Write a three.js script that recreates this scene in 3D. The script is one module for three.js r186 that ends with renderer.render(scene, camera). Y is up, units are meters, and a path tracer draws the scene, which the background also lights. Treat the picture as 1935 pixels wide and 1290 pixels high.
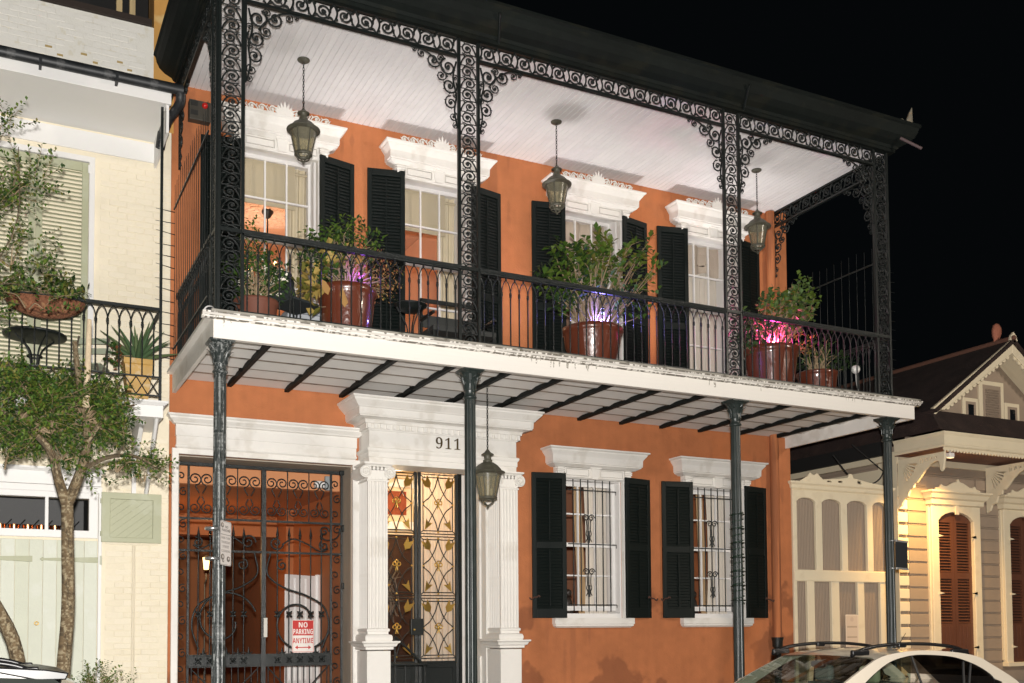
import * as THREE from 'three';
import { mergeGeometries } from 'three/addons/utils/BufferGeometryUtils.js';
import { RoundedBoxGeometry } from 'three/addons/geometries/RoundedBoxGeometry.js';
import { FontLoader } from 'three/addons/loaders/FontLoader.js';
import { TextGeometry } from 'three/addons/geometries/TextGeometry.js';

// ---------------------------------------------------------------- camera, sky, key lights, exposure
const scene = new THREE.Scene();
const camera = new THREE.PerspectiveCamera(2 * Math.atan(645 / 1958.13) * 180 / Math.PI, 1935 / 1290, 0.1, 400);
camera.position.set(0, 1.72, 13.5);
{ // level-ish view, turned 26 degrees to the right of the facade's normal, lens shifted upward
  const yaw = 0.457423, pit = 0.0447687, rol = -0.0063227;
  const f = new THREE.Vector3(Math.sin(yaw) * Math.cos(pit), Math.sin(pit), -Math.cos(yaw) * Math.cos(pit));
  const r = new THREE.Vector3(Math.cos(yaw), 0, Math.sin(yaw)), u = new THREE.Vector3().crossVectors(r, f);
  const r2 = r.clone().multiplyScalar(Math.cos(rol)).addScaledVector(u, Math.sin(rol));
  const u2 = u.clone().multiplyScalar(Math.cos(rol)).addScaledVector(r, -Math.sin(rol));
  camera.quaternion.setFromRotationMatrix(new THREE.Matrix4().makeBasis(r2, u2, f.clone().negate()));
}
camera.setViewOffset(1935, 1290, 967.5 - 945.334, 645 - 1103.197, 1935, 1290);
const renderer = new THREE.WebGLRenderer({ antialias: true });
renderer.toneMapping = THREE.LinearToneMapping;
renderer.toneMappingExposure = 1;
renderer.shadowMap.enabled = true;
{ // moonless night sky: almost black, a trace of blue-green
  const W = 64, H = 32, d = new Float32Array(W * H * 4);
  for (let i = 0; i < W * H; i++) { d[4 * i] = .0016; d[4 * i + 1] = .0021; d[4 * i + 2] = .0025; d[4 * i + 3] = 1; }
  const t = new THREE.DataTexture(d, W, H, THREE.RGBAFormat, THREE.FloatType);
  t.mapping = THREE.EquirectangularReflectionMapping; t.magFilter = THREE.LinearFilter; t.needsUpdate = true;
  scene.background = t; scene.environment = t;
}
function lamp(L, x, y, z, size = 1) { L.position.set(x, y, z); L.castShadow = true; L.shadow.radius = size; scene.add(L); return L; }
// the photographer's flash, held just above the lens
lamp(new THREE.PointLight(new THREE.Color().setRGB(1, .965, .92), 590), -.04, 1.98, 13.62, 3);

// ---------------------------------------------------------------- helpers
let seed = 7;
const rnd = () => { seed = (seed * 1664525 + 1013904223) >>> 0; return seed / 4294967296; };
const rr = (a, b) => a + (b - a) * rnd();
const V = (x, y, z) => new THREE.Vector3(x, y, z);
const used = {};
function uname(n) { used[n] = (used[n] || 0) + 1; return used[n] === 1 ? n : n + '_' + String(used[n] - 1).padStart(3, '0'); }
function thing(name, label, category, pos = [0, 0, 0], turn = 0, group) {
  const g = new THREE.Group(); g.name = uname(name); g.position.set(...pos); g.rotation.y = turn;
  g.userData = { label, category }; if (group) g.userData.group = group; scene.add(g); return g;
}
function part(name, parent, pos = [0, 0, 0], turn = 0) { const g = new THREE.Group(); g.name = name; g.position.set(...pos); g.rotation.y = turn; parent.add(g); return g; }
function M(name, geo, mat, parent, pos, rot) {
  const m = new THREE.Mesh(geo, mat); m.name = name; m.castShadow = m.receiveShadow = true;
  if (pos) m.position.set(...pos); if (rot) m.rotation.set(...rot); parent.add(m); return m;
}
function top1(name, label, category, geo, mat, pos, rot, group) { const m = M(uname(name), geo, mat, scene, pos, rot); m.userData = { label, category }; if (group) m.userData.group = group; return m; }
function struct(name, geo, mat, pos, rot) { const m = M(uname(name), geo, mat, scene, pos, rot); m.userData = { kind: 'structure' }; return m; }
// texture coordinates in metres, from the dominant axis of each face
function muv(g, ox = 0, oy = 0) {
  const p = g.attributes.position, n = g.attributes.normal, uv = new Float32Array(p.count * 2);
  for (let i = 0; i < p.count; i++) {
    const ax = Math.abs(n.getX(i)), ay = Math.abs(n.getY(i)), az = Math.abs(n.getZ(i)), x = p.getX(i), y = p.getY(i), z = p.getZ(i);
    uv[2 * i] = (az >= ax && az >= ay ? x : ax >= ay ? z : x) + ox; uv[2 * i + 1] = (az >= ax && az >= ay ? y : ax >= ay ? y : z) + oy;
  }
  g.setAttribute('uv', new THREE.BufferAttribute(uv, 2)); return g;
}
const boxCache = {};
function bx(w, h, d, r = 0) {
  const k = [w, h, d, r].map(v => v.toFixed(4)).join();
  return boxCache[k] || (boxCache[k] = muv(r ? new RoundedBoxGeometry(w, h, d, 1, r) : new THREE.BoxGeometry(w, h, d)));
}
// box between two corners, centre returned as position
function B(name, x0, x1, y0, y1, z0, z1, mat, parent, r = 0) { return M(name, bx(x1 - x0, y1 - y0, z1 - z0, r), mat, parent, [(x0 + x1) / 2, (y0 + y1) / 2, (z0 + z1) / 2]); }
const bg = (x0, x1, y0, y1, z0, z1) => new THREE.BoxGeometry(x1 - x0, y1 - y0, z1 - z0).translate((x0 + x1) / 2, (y0 + y1) / 2, (z0 + z1) / 2);
function join(list) {
  const gs = list.map(g => { const h = g.index ? g.toNonIndexed() : g.clone(); for (const k of Object.keys(h.attributes)) if (!['position', 'normal', 'uv'].includes(k)) h.deleteAttribute(k);
    if (!h.attributes.uv) muv(h); return h; });
  return mergeGeometries(gs);
}
// moulded block against a wall: prof = [[projection, y], ...] from top to bottom; back at z = 0, mitred returns left and right
function mould(w, d, prof, all = false) {
  const pos = [], q = (a, b, c, e) => pos.push(...a, ...b, ...c, ...a, ...c, ...e);
  const R = ([p, y]) => { const zb = all ? -d / 2 - p : 0, zf = all ? d / 2 + p : d + p, x = w / 2 + p; return [[-x, y, zb], [-x, y, zf], [x, y, zf], [x, y, zb]]; };
  for (let i = 0; i < prof.length - 1; i++) {
    const a = R(prof[i]), b = R(prof[i + 1]);
    for (let k = 0; k < (all ? 4 : 3); k++) { const k2 = (k + 1) % 4; q(a[k], b[k], b[k2], a[k2]); }
    if (!all) q(a[3], b[3], b[0], a[0]);
  }
  const a = R(prof[0]), b = R(prof[prof.length - 1]);
  q(a[0], a[1], a[2], a[3]); q(b[3], b[2], b[1], b[0]);
  const g = new THREE.BufferGeometry(); g.setAttribute('position', new THREE.Float32BufferAttribute(pos, 3)); g.computeVertexNormals(); return muv(g);
}
function ext(pts, depth, holes = [], bev = 0) {
  const s = new THREE.Shape(pts.map(p => new THREE.Vector2(...p)));
  for (const h of holes) s.holes.push(new THREE.Path(h.map(p => new THREE.Vector2(...p))));
  const g = new THREE.ExtrudeGeometry(s, { depth: depth - 2 * bev, bevelEnabled: bev > 0, bevelSize: bev, bevelThickness: bev, bevelOffset: -bev, bevelSegments: 1, curveSegments: 8 });
  if (bev) g.translate(0, 0, bev); return muv(g);
}
const rect = (x0, x1, y0, y1) => [[x0, y0], [x1, y0], [x1, y1], [x0, y1]];
const curve = pts => new THREE.CatmullRomCurve3(pts.map(p => p.isVector3 ? p : V(p[0], p[1], p[2] || 0)));
function tube(pts, r, seg = 24, rad = 5, closed = false) { return new THREE.TubeGeometry(new THREE.CatmullRomCurve3(pts.map(p => p.isVector3 ? p : V(p[0], p[1], p[2] || 0)), closed), seg, r, rad, closed); }
function rod(a, b, r, rad = 6, r2 = r) {
  a = V(...a); b = V(...b); const L = a.distanceTo(b), g = new THREE.CylinderGeometry(r2, r, L, rad, 1);
  g.translate(0, L / 2, 0); g.applyQuaternion(new THREE.Quaternion().setFromUnitVectors(V(0, 1, 0), b.clone().sub(a).normalize())); return g.translate(a.x, a.y, a.z);
}
// taper a tube along its length: radius(t)
function taper(pts, rad, seg = 16, sides = 7) {
  const c = curve(pts), g = new THREE.TubeGeometry(c, seg, 1, sides, false), p = g.attributes.position;
  for (let i = 0; i <= seg; i++) { const o = c.getPointAt(i / seg), r = rad(i / seg); for (let j = 0; j <= sides; j++) { const k = i * (sides + 1) + j; p.setXYZ(k, o.x + (p.getX(k) - o.x) * r, o.y + (p.getY(k) - o.y) * r, o.z + (p.getZ(k) - o.z) * r); } }
  g.computeVertexNormals(); return g;
}
const lathe = (pts, n = 20) => new THREE.LatheGeometry(pts.map(p => new THREE.Vector2(...p)), n);
// spiral scroll in the xy plane: from r0 in to r1
function spiral(cx, cy, r0, r1, a0, turns, dir = 1, n = 16) { const o = []; for (let i = 0; i <= n; i++) { const t = i / n, r = r0 + (r1 - r0) * t, a = a0 + dir * turns * 2 * Math.PI * t; o.push([cx + r * Math.cos(a), cy + r * Math.sin(a), 0]); } return o; }

// ---------------------------------------------------------------- procedural textures
const hash = (x, y, s) => { let h = (x * 374761393 + y * 668265263 + s * 974711) | 0; h = Math.imul(h ^ (h >>> 13), 1274126177); return ((h ^ (h >>> 16)) >>> 0) / 4294967296; };
function vn(x, y, per, s) { const xi = Math.floor(x), yi = Math.floor(y), fx = x - xi, fy = y - yi, u = fx * fx * (3 - 2 * fx), v = fy * fy * (3 - 2 * fy), m = a => ((a % per) + per) % per;
  const a = hash(m(xi), m(yi), s), b = hash(m(xi + 1), m(yi), s), c = hash(m(xi), m(yi + 1), s), d = hash(m(xi + 1), m(yi + 1), s); return a + (b - a) * u + (c - a) * v + (a - b - c + d) * u * v; }
function fbm(u, v, per, oct, s) { let t = 0, a = .5, n = 0; for (let i = 0; i < oct; i++) { t += a * vn(u * per, v * per, per, s + i); n += a; a *= .55; per *= 2; } return t / n; }
const srgb = c => Math.max(0, Math.min(255, Math.round(255 * (c <= .0031308 ? 12.92 * c : 1.055 * Math.pow(c, 1 / 2.4) - .055))));
function tex(n, m, fn, metres, metresV = metres) { // fn(u, v) -> linear rgb
  const d = new Uint8Array(n * m * 4);
  for (let j = 0; j < m; j++) for (let i = 0; i < n; i++) { const c = fn(i / n, j / m), k = 4 * (j * n + i); d[k] = srgb(c[0]); d[k + 1] = srgb(c[1]); d[k + 2] = srgb(c[2]); d[k + 3] = 255; }
  const t = new THREE.DataTexture(d, n, m); t.colorSpace = THREE.SRGBColorSpace; t.wrapS = t.wrapT = THREE.RepeatWrapping; t.magFilter = THREE.LinearFilter; t.minFilter = THREE.LinearMipmapLinearFilter; t.generateMipmaps = true;
  t.repeat.set(1 / metres, 1 / metresV); t.needsUpdate = true; return t;
}
function grey(n, fn, metres) { const d = new Uint8Array(n * n * 4); for (let j = 0; j < n; j++) for (let i = 0; i < n; i++) { const c = Math.max(0, Math.min(255, 255 * fn(i / n, j / n))), k = 4 * (j * n + i); d[k] = d[k + 1] = d[k + 2] = c; d[k + 3] = 255; }
  const t = new THREE.DataTexture(d, n, n); t.wrapS = t.wrapT = THREE.RepeatWrapping; t.magFilter = THREE.LinearFilter; t.repeat.set(1 / metres, 1 / metres); t.needsUpdate = true; return t; }
const mix = (a, b, t) => a.map((v, i) => v + (b[i] - v) * t);
const mul = (a, k) => a.map(v => v * k);
const sm = (a, b, x) => { const t = Math.max(0, Math.min(1, (x - a) / (b - a))); return t * t * (3 - 2 * t); };
function mat(c, rough = .7, o = {}) { const { metal = 0, ...rest } = o; const m = new THREE.MeshPhysicalMaterial({ roughness: rough, metalness: metal, ...rest }); m.color.setRGB(...c); return m; }
function tmat(map, rough = .7, o = {}) { return new THREE.MeshPhysicalMaterial({ map, roughness: rough, ...o }); }
// mottled paint or plaster of one colour: coarse and fine variation
const mottle = (c, amp, metres, s, n = 256, dirt = null, dk = 0) => tex(n, n, (u, v) => { const k = 1 + amp * (fbm(u, v, 4, 4, s) - .5) * 2 + amp * .5 * (fbm(u, v, 32, 3, s + 9) - .5); let o = mul(c, k); if (dirt) o = mix(o, dirt, dk * sm(.56, .74, fbm(u, v, 6, 5, s + 31))); return o; }, metres);
const fineBump = grey(256, (u, v) => fbm(u, v, 32, 3, 3), .5), coarseBump = grey(256, (u, v) => .5 * fbm(u, v, 8, 4, 5) + .5 * fbm(u, v, 64, 2, 8), 1);

const OR = [.46, .16, .06];
const T = {
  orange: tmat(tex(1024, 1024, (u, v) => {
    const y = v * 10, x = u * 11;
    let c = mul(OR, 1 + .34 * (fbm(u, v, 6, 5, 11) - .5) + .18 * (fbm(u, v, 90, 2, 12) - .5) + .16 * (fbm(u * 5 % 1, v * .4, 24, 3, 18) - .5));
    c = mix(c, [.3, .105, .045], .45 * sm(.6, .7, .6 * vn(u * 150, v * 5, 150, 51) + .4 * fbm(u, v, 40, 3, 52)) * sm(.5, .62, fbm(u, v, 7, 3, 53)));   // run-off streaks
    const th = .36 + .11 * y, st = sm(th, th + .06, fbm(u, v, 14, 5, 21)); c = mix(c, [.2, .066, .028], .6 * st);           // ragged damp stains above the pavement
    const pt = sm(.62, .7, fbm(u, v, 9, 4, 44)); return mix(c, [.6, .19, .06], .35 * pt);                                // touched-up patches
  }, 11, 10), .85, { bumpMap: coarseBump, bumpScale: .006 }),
  white: tmat(mottle([.79, .765, .72], .05, 1.7, 3, 512, [.5, .45, .37], .3), .55, { bumpMap: fineBump, bumpScale: .001 }),
  whiteClean: tmat(mottle([.8, .78, .76], .03, 2.1, 5), .5),
  iron: mat([.0075, .0105, .01], .4, { bumpMap: fineBump, bumpScale: .002 }),
  ironCol: tmat(mottle([.02, .028, .026], .25, .5, 71, 256, [.05, .055, .05], .4), .36),
  ironStreaked: tmat(tex(512, 512, (u, v) => mix([.022, .028, .027], [.3, .31, .3], .7 * sm(.52, .7, .55 * vn(u * 64, v * 5, 64, 5) + .45 * fbm(u, v, 48, 3, 71))), 1), .34, { bumpMap: fineBump, bumpScale: .002 }),  // dark iron with pale vertical streaks, for the first column
  beam: mat([.006, .008, .0075], .65, { specularIntensity: .4 }),
  shutter: mat([.003, .0065, .0056], .5, { specularIntensity: .6 }),
  louvre: mat([.003, .0065, .0056], .5, { specularIntensity: .6 }),
  glass: new THREE.MeshPhysicalMaterial({ color: 0xffffff, transmission: 1, roughness: .02, thickness: 0, ior: 1.45 }),
  lampGlass: new THREE.MeshPhysicalMaterial({ color: 0xcfc9b0, transmission: .8, roughness: .22, thickness: 0, ior: 1.4 }),
  bronze: tmat(mottle([.085, .08, .058], .4, .4, 8, 128, [.15, .165, .12], .7), .5, { metalness: .2 }),
  gold: mat([.62, .4, .1], .32, { metal: .9 }),
  roofBlack: tmat(mottle([.006, .0085, .0075], .5, 2, 15, 256, [.014, .015, .01], .6), .75, { specularIntensity: .35, bumpMap: coarseBump, bumpScale: .004 }),
  terra: mat([.115, .028, .013], .3, { clearcoat: 1, clearcoatRoughness: .07, bumpMap: grey(256, (u, v) => fbm(u, v, 12, 4, 61), .5), bumpScale: .004 }),
  soil: mat([.03, .022, .016], 1),
  peach: tmat(mottle([.66, .39, .27], .08, 2, 33), .8),
  curtain: tmat(mottle([.66, .58, .43], .06, .7, 35), .9),
  blind: mat([.5, .43, .3], .9),
  dark: mat([.01, .01, .01], .8),
  bulb: (r, g, b, k) => { const m = new THREE.MeshStandardMaterial({ color: 0x000000, roughness: 1 }); m.emissive.setRGB(r, g, b); m.emissiveIntensity = k; return m; },
};
// ---------------------------------------------------------------- ground
const asphalt = tmat(mottle([.05, .048, .046], .35, 3, 91, 512), .9, { bumpMap: fineBump, bumpScale: .004 });
const paving = tmat(mottle([.4, .38, .35], .2, 3, 92, 512), .9);
{ const g = new THREE.PlaneGeometry(240, 240); g.rotateX(-Math.PI / 2); struct('street', muv(g), asphalt, [10, 0, 0]); }
struct('sidewalk', bx(70, .146, 15.2), paving, [12, .073, -4.5 ]);
struct('kerb', bx(70, .15, .18, .02), tmat(mottle([.3, .29, .27], .2, 1, 93), .9), [12, .075, 3.19]);

// ---------------------------------------------------------------- orange townhouse
const UC = [3.39, 5.64, 8.22, 10.48], LC = [8.2, 10.52];
const house = thing('townhouse', 'orange stucco townhouse with white window crowns behind the iron gallery', 'house');
{
  const holes = [];
  for (const c of UC) holes.push(rect(c - .52, c + .52, 5.06, 8.17));
  for (const c of LC) holes.push(rect(c - .53, c + .53, 1.9, 4.06));
  holes.push(rect(2.11, 4.4, .16, 3.98), rect(4.78, 6.42, .16, 4.16));
  const g = ext(rect(2.0, 12.14, .15, 9.0), .4, holes); g.translate(0, 0, -.4);
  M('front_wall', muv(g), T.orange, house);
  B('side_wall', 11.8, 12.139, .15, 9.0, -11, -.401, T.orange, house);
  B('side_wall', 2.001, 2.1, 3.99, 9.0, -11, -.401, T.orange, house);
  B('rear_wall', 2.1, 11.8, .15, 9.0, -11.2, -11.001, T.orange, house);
  B('roof', 2.0, 12.14, 9.001, 9.15, -11.2, -.0, T.roofBlack, house);
  // ochre attic wall left of the gallery roof
  B('attic_wall', 1.77, 2.02, 8.1, 11, -.5, .012, tmat(mottle([.62, .33, .09], .2, 1.6, 96, 256, [.75, .6, .3], .5), .85), house);
  B('attic_pier', 2.02, 2.4, 9.16, 11, -.49, .07, tmat(mottle([.6, .31, .085], .2, 1.6, 97, 256, [.75, .6, .3], .4), .85), house);
  // floors and party walls that close the rooms
  B('upper_floor', 2.1, 11.8, 4.9, 5.05, -10.9, -.4, T.blind, house);
  B('party_wall', 6.9, 7.02, 5.05, 8.85, -10.9, -.4, T.peach, house);
  B('upper_ceiling', 2.1, 11.8, 8.86, 9.0, -10.9, -.4, T.peach, house);
  B('room_back_wall', 2.1, 6.9, 5.05, 8.86, -6.2, -6.05, T.peach, house);
  B('room_back_wall', 7.02, 11.8, 5.05, 8.86, -4.2, -4.05, T.peach, house);
  B('room_side_wall', 2.1, 2.2, 5.05, 8.86, -6.05, -.41, T.peach, house);
  B('picture_rail', 2.2, 6.9, 6.35, 6.47, -6.05, -6.0, T.whiteClean, house);
}
// rails and panes of a sash window; y list from top to bottom, x list left to right
function sash(win, xs, ys, z, thick = []) {
  const x0 = xs[0], x1 = xs[xs.length - 1], y1 = ys[0], y0 = ys[ys.length - 1];
  B('sash_stile', x0 - .06, x0, y0, y1, z - .02, z + .025, T.whiteClean, win, .004); B('sash_stile', x1, x1 + .06, y0, y1, z - .02, z + .025, T.whiteClean, win, .004);
  ys.forEach((y, i) => { const t = i === 0 || i === ys.length - 1 ? .035 : thick.includes(i) ? .03 : .011; B(t > .02 ? 'sash_rail' : 'glazing_bar', i === 0 || i === ys.length - 1 ? x0 - .06 : x0, i === 0 || i === ys.length - 1 ? x1 + .06 : x1, y - t, y + t, z - .018, z + .02, T.whiteClean, win); });
  for (let i = 1; i < xs.length - 1; i++) B('glazing_bar', xs[i] - .011, xs[i] + .011, y0, y1, z - .017, z + .017, T.whiteClean, win);
  for (let i = 0; i < xs.length - 1; i++) for (let j = 0; j < ys.length - 1; j++) {
    const g = new THREE.PlaneGeometry(xs[i + 1] - xs[i], ys[j] - ys[j + 1]);
    M('pane', g, T.glass, win, [(xs[i] + xs[i + 1]) / 2, (ys[j] + ys[j + 1]) / 2, z + rr(-.002, .002)], [rr(-.004, .004), rr(-.004, .004), 0]);
  }
}
const keyG = (() => { const g = mould(.16, .05, [[.035, 0], [.03, -.02], [.012, -.035], [.012, -.05], [-.005, -.055], [-.03, -.2], [-.022, -.21]]); return g; })();
const consoleG = mould(.11, .05, [[.025, 0], [.022, -.02], [.006, -.03], [.006, -.045], [-.008, -.05], [-.008, -.056], [.012, -.06], [.012, -.078], [-.004, -.084], [.01, -.09], [.01, -.108], [-.006, -.114], [-.002, -.14], [-.012, -.17], [-.02, -.2]]);
const crownG = w => mould(w, .12, [[.2, .27], [.2, .25], [.17, .235], [.165, .215], [.13, .17], [.118, .15], [.115, .055], [.1, .05], [.1, .035], [.05, .012], [.03, 0]]);
const leafBit = () => ext([[0, 0], [.035, .02], [.05, .06], [.03, .1], [0, .13], [-.03, .1], [-.05, .06], [-.035, .02]], .018, [], .004);
const crestScroll = join([tube([[-.07, .012, 0], [-.045, .05, 0], [-.01, .07, 0], ...spiral(.015, .04, .036, .01, 1.6, 1.2, -1, 12)], .0085, 26, 5), tube([[-.07, .01, 0], [-.02, .006, 0], [.05, .014, 0], [.075, .004, 0]], .008, 10, 5), new THREE.ConeGeometry(.013, .05, 5).rotateZ(.5).translate(-.05, .07, 0), new THREE.ConeGeometry(.012, .045, 5).rotateZ(-.7).translate(.06, .05, 0), new THREE.SphereGeometry(.014, 6, 5).translate(.015, .04, 0)]);
const flip = g => { const h = g.clone(); h.scale(-1, 1, 1); const p = h.attributes.position, n = h.attributes.normal; for (let i = 0; i < p.count; i += 3) for (const at of [p, n]) { const a = [at.getX(i), at.getY(i), at.getZ(i)], b = [at.getX(i + 2), at.getY(i + 2), at.getZ(i + 2)]; at.setXYZ(i, ...b); at.setXYZ(i + 2, ...a); } return h; };
const crestFlip = flip(crestScroll);
const fanLeaf = leafBit();
function crest(win, c, y, z) { // carved palmette and scrolls on top of the crown
  const k = part('crest', win, [c, y, z]);
  for (let i = -4; i <= 4; i++) { const s = 1 - Math.abs(i) * .12; const m = M('leaf', fanLeaf, T.white, k, [i * .012, .005, 0], [0, 0, -i * .27]); m.scale.set(.42, 1.5 * s, 1); }
  for (const s of [-1, 1]) for (let i = 0; i < 4; i++) { const m = M('scroll', s > 0 ? crestScroll : crestFlip, T.white, k, [s * (.15 + i * .135), 0, 0]); m.scale.set(1, 1.3 - i * .1, 1.3); }
}
const tiltRodG = {};
function shutter(c, hinge, w, y0, y1, mid, zh, label, zOut = .03) { // hinge x, swung back flat on the wall; zh = hinge stands proud
  const s = Math.sign(hinge - c), ang = Math.asin((zh - zOut) / w), g = part('shutter', house, [hinge, 0, zh]); if (s < 0) g.rotation.y = -ang; else g.rotation.y = ang;
  g.userData.label = label;
  const X = (a, b) => s > 0 ? [a, b] : [-b, -a], t = .02;
  const st = (a, b, ya, yb, n) => { const [p, q] = X(a, b); B(n, p, q, ya, yb, -t, t, T.shutter, g, .004); };
  st(0, .065, y0, y1, 'stile'); st(w - .065, w, y0, y1, 'stile');
  const rails = [y0, y0 + .14, ...mid.flatMap(m => [m - .05, m + .05]), y1 - .09, y1];
  for (let i = 0; i < rails.length; i += 2) st(.065, w - .065, rails[i], rails[i + 1], 'rail');
  const sl = [];
  for (let i = 1; i < rails.length - 1; i += 2) { const n = Math.round((rails[i + 1] - rails[i]) / .046), st2 = (rails[i + 1] - rails[i]) / n;
    for (let k = 0; k < n; k++) { const b = new THREE.BoxGeometry(w - .13, .008, .052); b.rotateX(1.2); b.translate(s * w / 2, rails[i] + (k + .5) * st2, 0); sl.push(b); }
    M('tilt_rod', bx(.012, rails[i + 1] - rails[i] - .06, .012), T.shutter, g, [s * w / 2, (rails[i] + rails[i + 1]) / 2, .026]);
  }
  const lv = M('louvres', join(sl), T.louvre, g); lv.userData.kind = 'stuff';
  return g;
}
const pos4 = ['leftmost', 'second', 'third', 'rightmost'];
UC.forEach((c, i) => {
  const w = part('window', house); w.userData.label = 'tall white framed upstairs window, ' + pos4[i] + ' of the four over the gallery';
  M('crown', crownG(1.29), T.white, w, [c, 8.235, 0]);
  crest(w, c, 8.51, .27);
  { const g = ext([[c - .645, 5.06], [c - .5, 5.06], [c - .5, 8.09], [c + .5, 8.09], [c + .5, 5.06], [c + .645, 5.06], [c + .645, 8.25], [c - .645, 8.25]], .1, [], .006); M('surround', g, T.white, w, [0, 0, .001]); }
  M('frieze_frame', ext(rect(c - .5, c + .5, 8.095, 8.235), .035, [rect(c - .48, c - .1, 8.115, 8.218), rect(c + .1, c + .48, 8.115, 8.218)], .003), T.white, w, [0, 0, .1]); B('frieze_panel', c - .47, c - .11, 8.125, 8.208, .1, .132, T.white, w, .003); B('frieze_panel', c + .11, c + .47, 8.125, 8.208, .1, .132, T.white, w, .003);
  M('keystone', keyG, T.white, w, [c, 8.29, .125]);
  for (const s of [-1, 1]) M('console', consoleG, T.white, w, [c + s * .575, 8.28, .1]);
  M('architrave_bead', mould(1.08, .02, [[.012, .03], [.014, .015], [0, 0]]), T.white, w, [c, 8.07, .1]);
  { const g = ext(rect(c - .515, c + .515, 5.065, 8.165), .385, [rect(c - .475, c + .475, 5.1, 8.125)], 0); M('jamb_lining', g, T.whiteClean, w, [0, 0, -.405]); }
  sash(w, [c - .44, c - .147, c + .147, c + .44], [8.11, 7.542, 6.985, 6.375, 5.79, 5.2], -.2, [2, 4]);
  for (const s of [-1, 1]) shutter(c, c + s * .515, .525, 5.1, 8.15, [6.55], .145, (s < 0 ? 'left' : 'right') + ' leaf of black louvred shutters');
});
LC.forEach((c, i) => {
  const w = part('window', house); w.userData.label = i ? 'right ground floor window with iron bars' : 'left ground floor window with iron bars';
  M('crown', crownG(1.35), T.white, w, [c, 4.16, 0]);
  { const g = ext([[c - .66, 1.9], [c - .53, 1.9], [c - .53, 4.0], [c + .53, 4.0], [c + .53, 1.9], [c + .66, 1.9], [c + .66, 4.17], [c - .66, 4.17]], .08, [], .005); M('surround', g, T.white, w, [0, 0, .001]); }
  M('keystone', keyG, T.white, w, [c, 4.205, .105]);
  M('frieze_frame', ext(rect(c - .52, c + .52, 4.012, 4.155), .035, [rect(c - .5, c - .1, 4.035, 4.14), rect(c + .1, c + .5, 4.035, 4.14)], .003), T.white, w, [0, 0, .08]); B('frieze_panel', c - .49, c - .11, 4.045, 4.13, .08, .112, T.white, w, .003); B('frieze_panel', c + .11, c + .49, 4.045, 4.13, .08, .112, T.white, w, .003);
  for (const s of [-1, 1]) M('console', consoleG, T.white, w, [c + s * .595, 4.2, .075]);
  M('sill', mould(1.36, .08, [[.02, 0], [.02, -.09], [.008, -.095], [.006, -.12], [-.03, -.145]]), T.white, w, [c, 1.9, 0]);
  { const g = ext(rect(c - .529, c + .529, 1.901, 4.059), .4, [rect(c - .5, c + .5, 1.97, 3.99)], 0); M('jamb_lining', g, T.whiteClean, w, [0, 0, -.403]); }
  sash(w, [c - .45, c - .15, c + .15, c + .45], [3.95, 3.49, 3.02, 2.55, 2.05], -.16, [2]);
  for (const s of [-1, 1]) shutter(c, c + s * .525, .53, 1.9, 4.06, [2.98], .14, (s < 0 ? 'left' : 'right') + ' leaf of black louvred shutters');
  for (let k = 0; k < 6; k++) M('security_bar', rod([0, 2.0, 0], [0, 4.0, 0], .009, 6), T.iron, w, [c - .33 + k * .13, 0, .02]);
  for (const y of [2.1, 3.02, 3.84]) M('grille_rail', join([bg(c - .42, c + .44, y - .008, y + .008, .008, .014), bg(c + .43, c + .44, y - .05, y, .008, .014)]), T.iron, w);
  for (const y of [3.42, 2.6]) { const sc = []; for (const s of [-1, 1]) sc.push(tube(spiral(c + s * .05 - .0, y, .055, .012, s > 0 ? 0 : Math.PI, 1.4, s), .008, 20, 5), tube([[c + s * .035, y - .04, 0], [c + s * .03, y - .18, 0], [c + s * .045, y - .25, 0], [c + s * .02, y - .3, 0], [c + s * .05, y - .36, 0]], .008, 14, 5)); sc.push(rod([c, y - .38, 0], [c, y - .2, 0], .02, 5)); M('grille_ornament', join(sc).translate(-.07, 0, .03), T.iron, w); }
  for (const s of [-1, 1]) { M('shutter_dog', tube([[c + s * 1.13, 2.2, .1], [c + s * 1.1, 2.17, .11], [c + s * 1.06, 2.2, .1], [c + s * 1.0, 2.21, .1], [c + s * .97, 2.235, .1], [c + s * .955, 2.205, .1]], .012, 16, 5), mat([.07, .03, .02], .7), w); }
});
// downspout
{ const d = part('downspout', house);
  M('pipe', rod([11.72, 1.56, .085], [11.72, 8.75, .085], .075, 14), T.orange, d);
  M('pipe_boot', join([rod([11.72, .16, .085], [11.72, 1.5, .085], .06, 12), lathe([[.062, 0], [.085, .03], [.085, .12], [.095, .14], [.1, .18]], 14).translate(11.72, 1.4, .085)]), T.iron, d); }
// gate surround
{ const g = part('gate_surround', house);
  M('entablature', mould(2.34, .05, [[.13, .42], [.13, .4], [.11, .385], [.105, .365], [.06, .325], [.05, .31], [.02, .3], [.02, .16], [.012, .155], [.012, .045], [.02, .04], [.02, .02], [0, 0]]), T.white, g, [3.26, 4.05, 0]);
  M('casing', ext([[2.03, .16], [2.11, .16], [2.11, 3.98], [4.4, 3.98], [4.4, .16], [4.5, .16], [4.5, 4.05], [2.03, 4.05]], .05, [], .004), T.white, g, [0, 0, .001]);
  M('reveal', join([bg(4.385, 4.399, .16, 3.97, -.4, .0), bg(2.111, 2.125, .16, 3.97, -.4, 0), bg(2.125, 4.385, 3.955, 3.97, -.4, 0)]), tmat(mottle([.36, .31, .25], .2, 1.5, 98), .7), g); }
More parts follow.
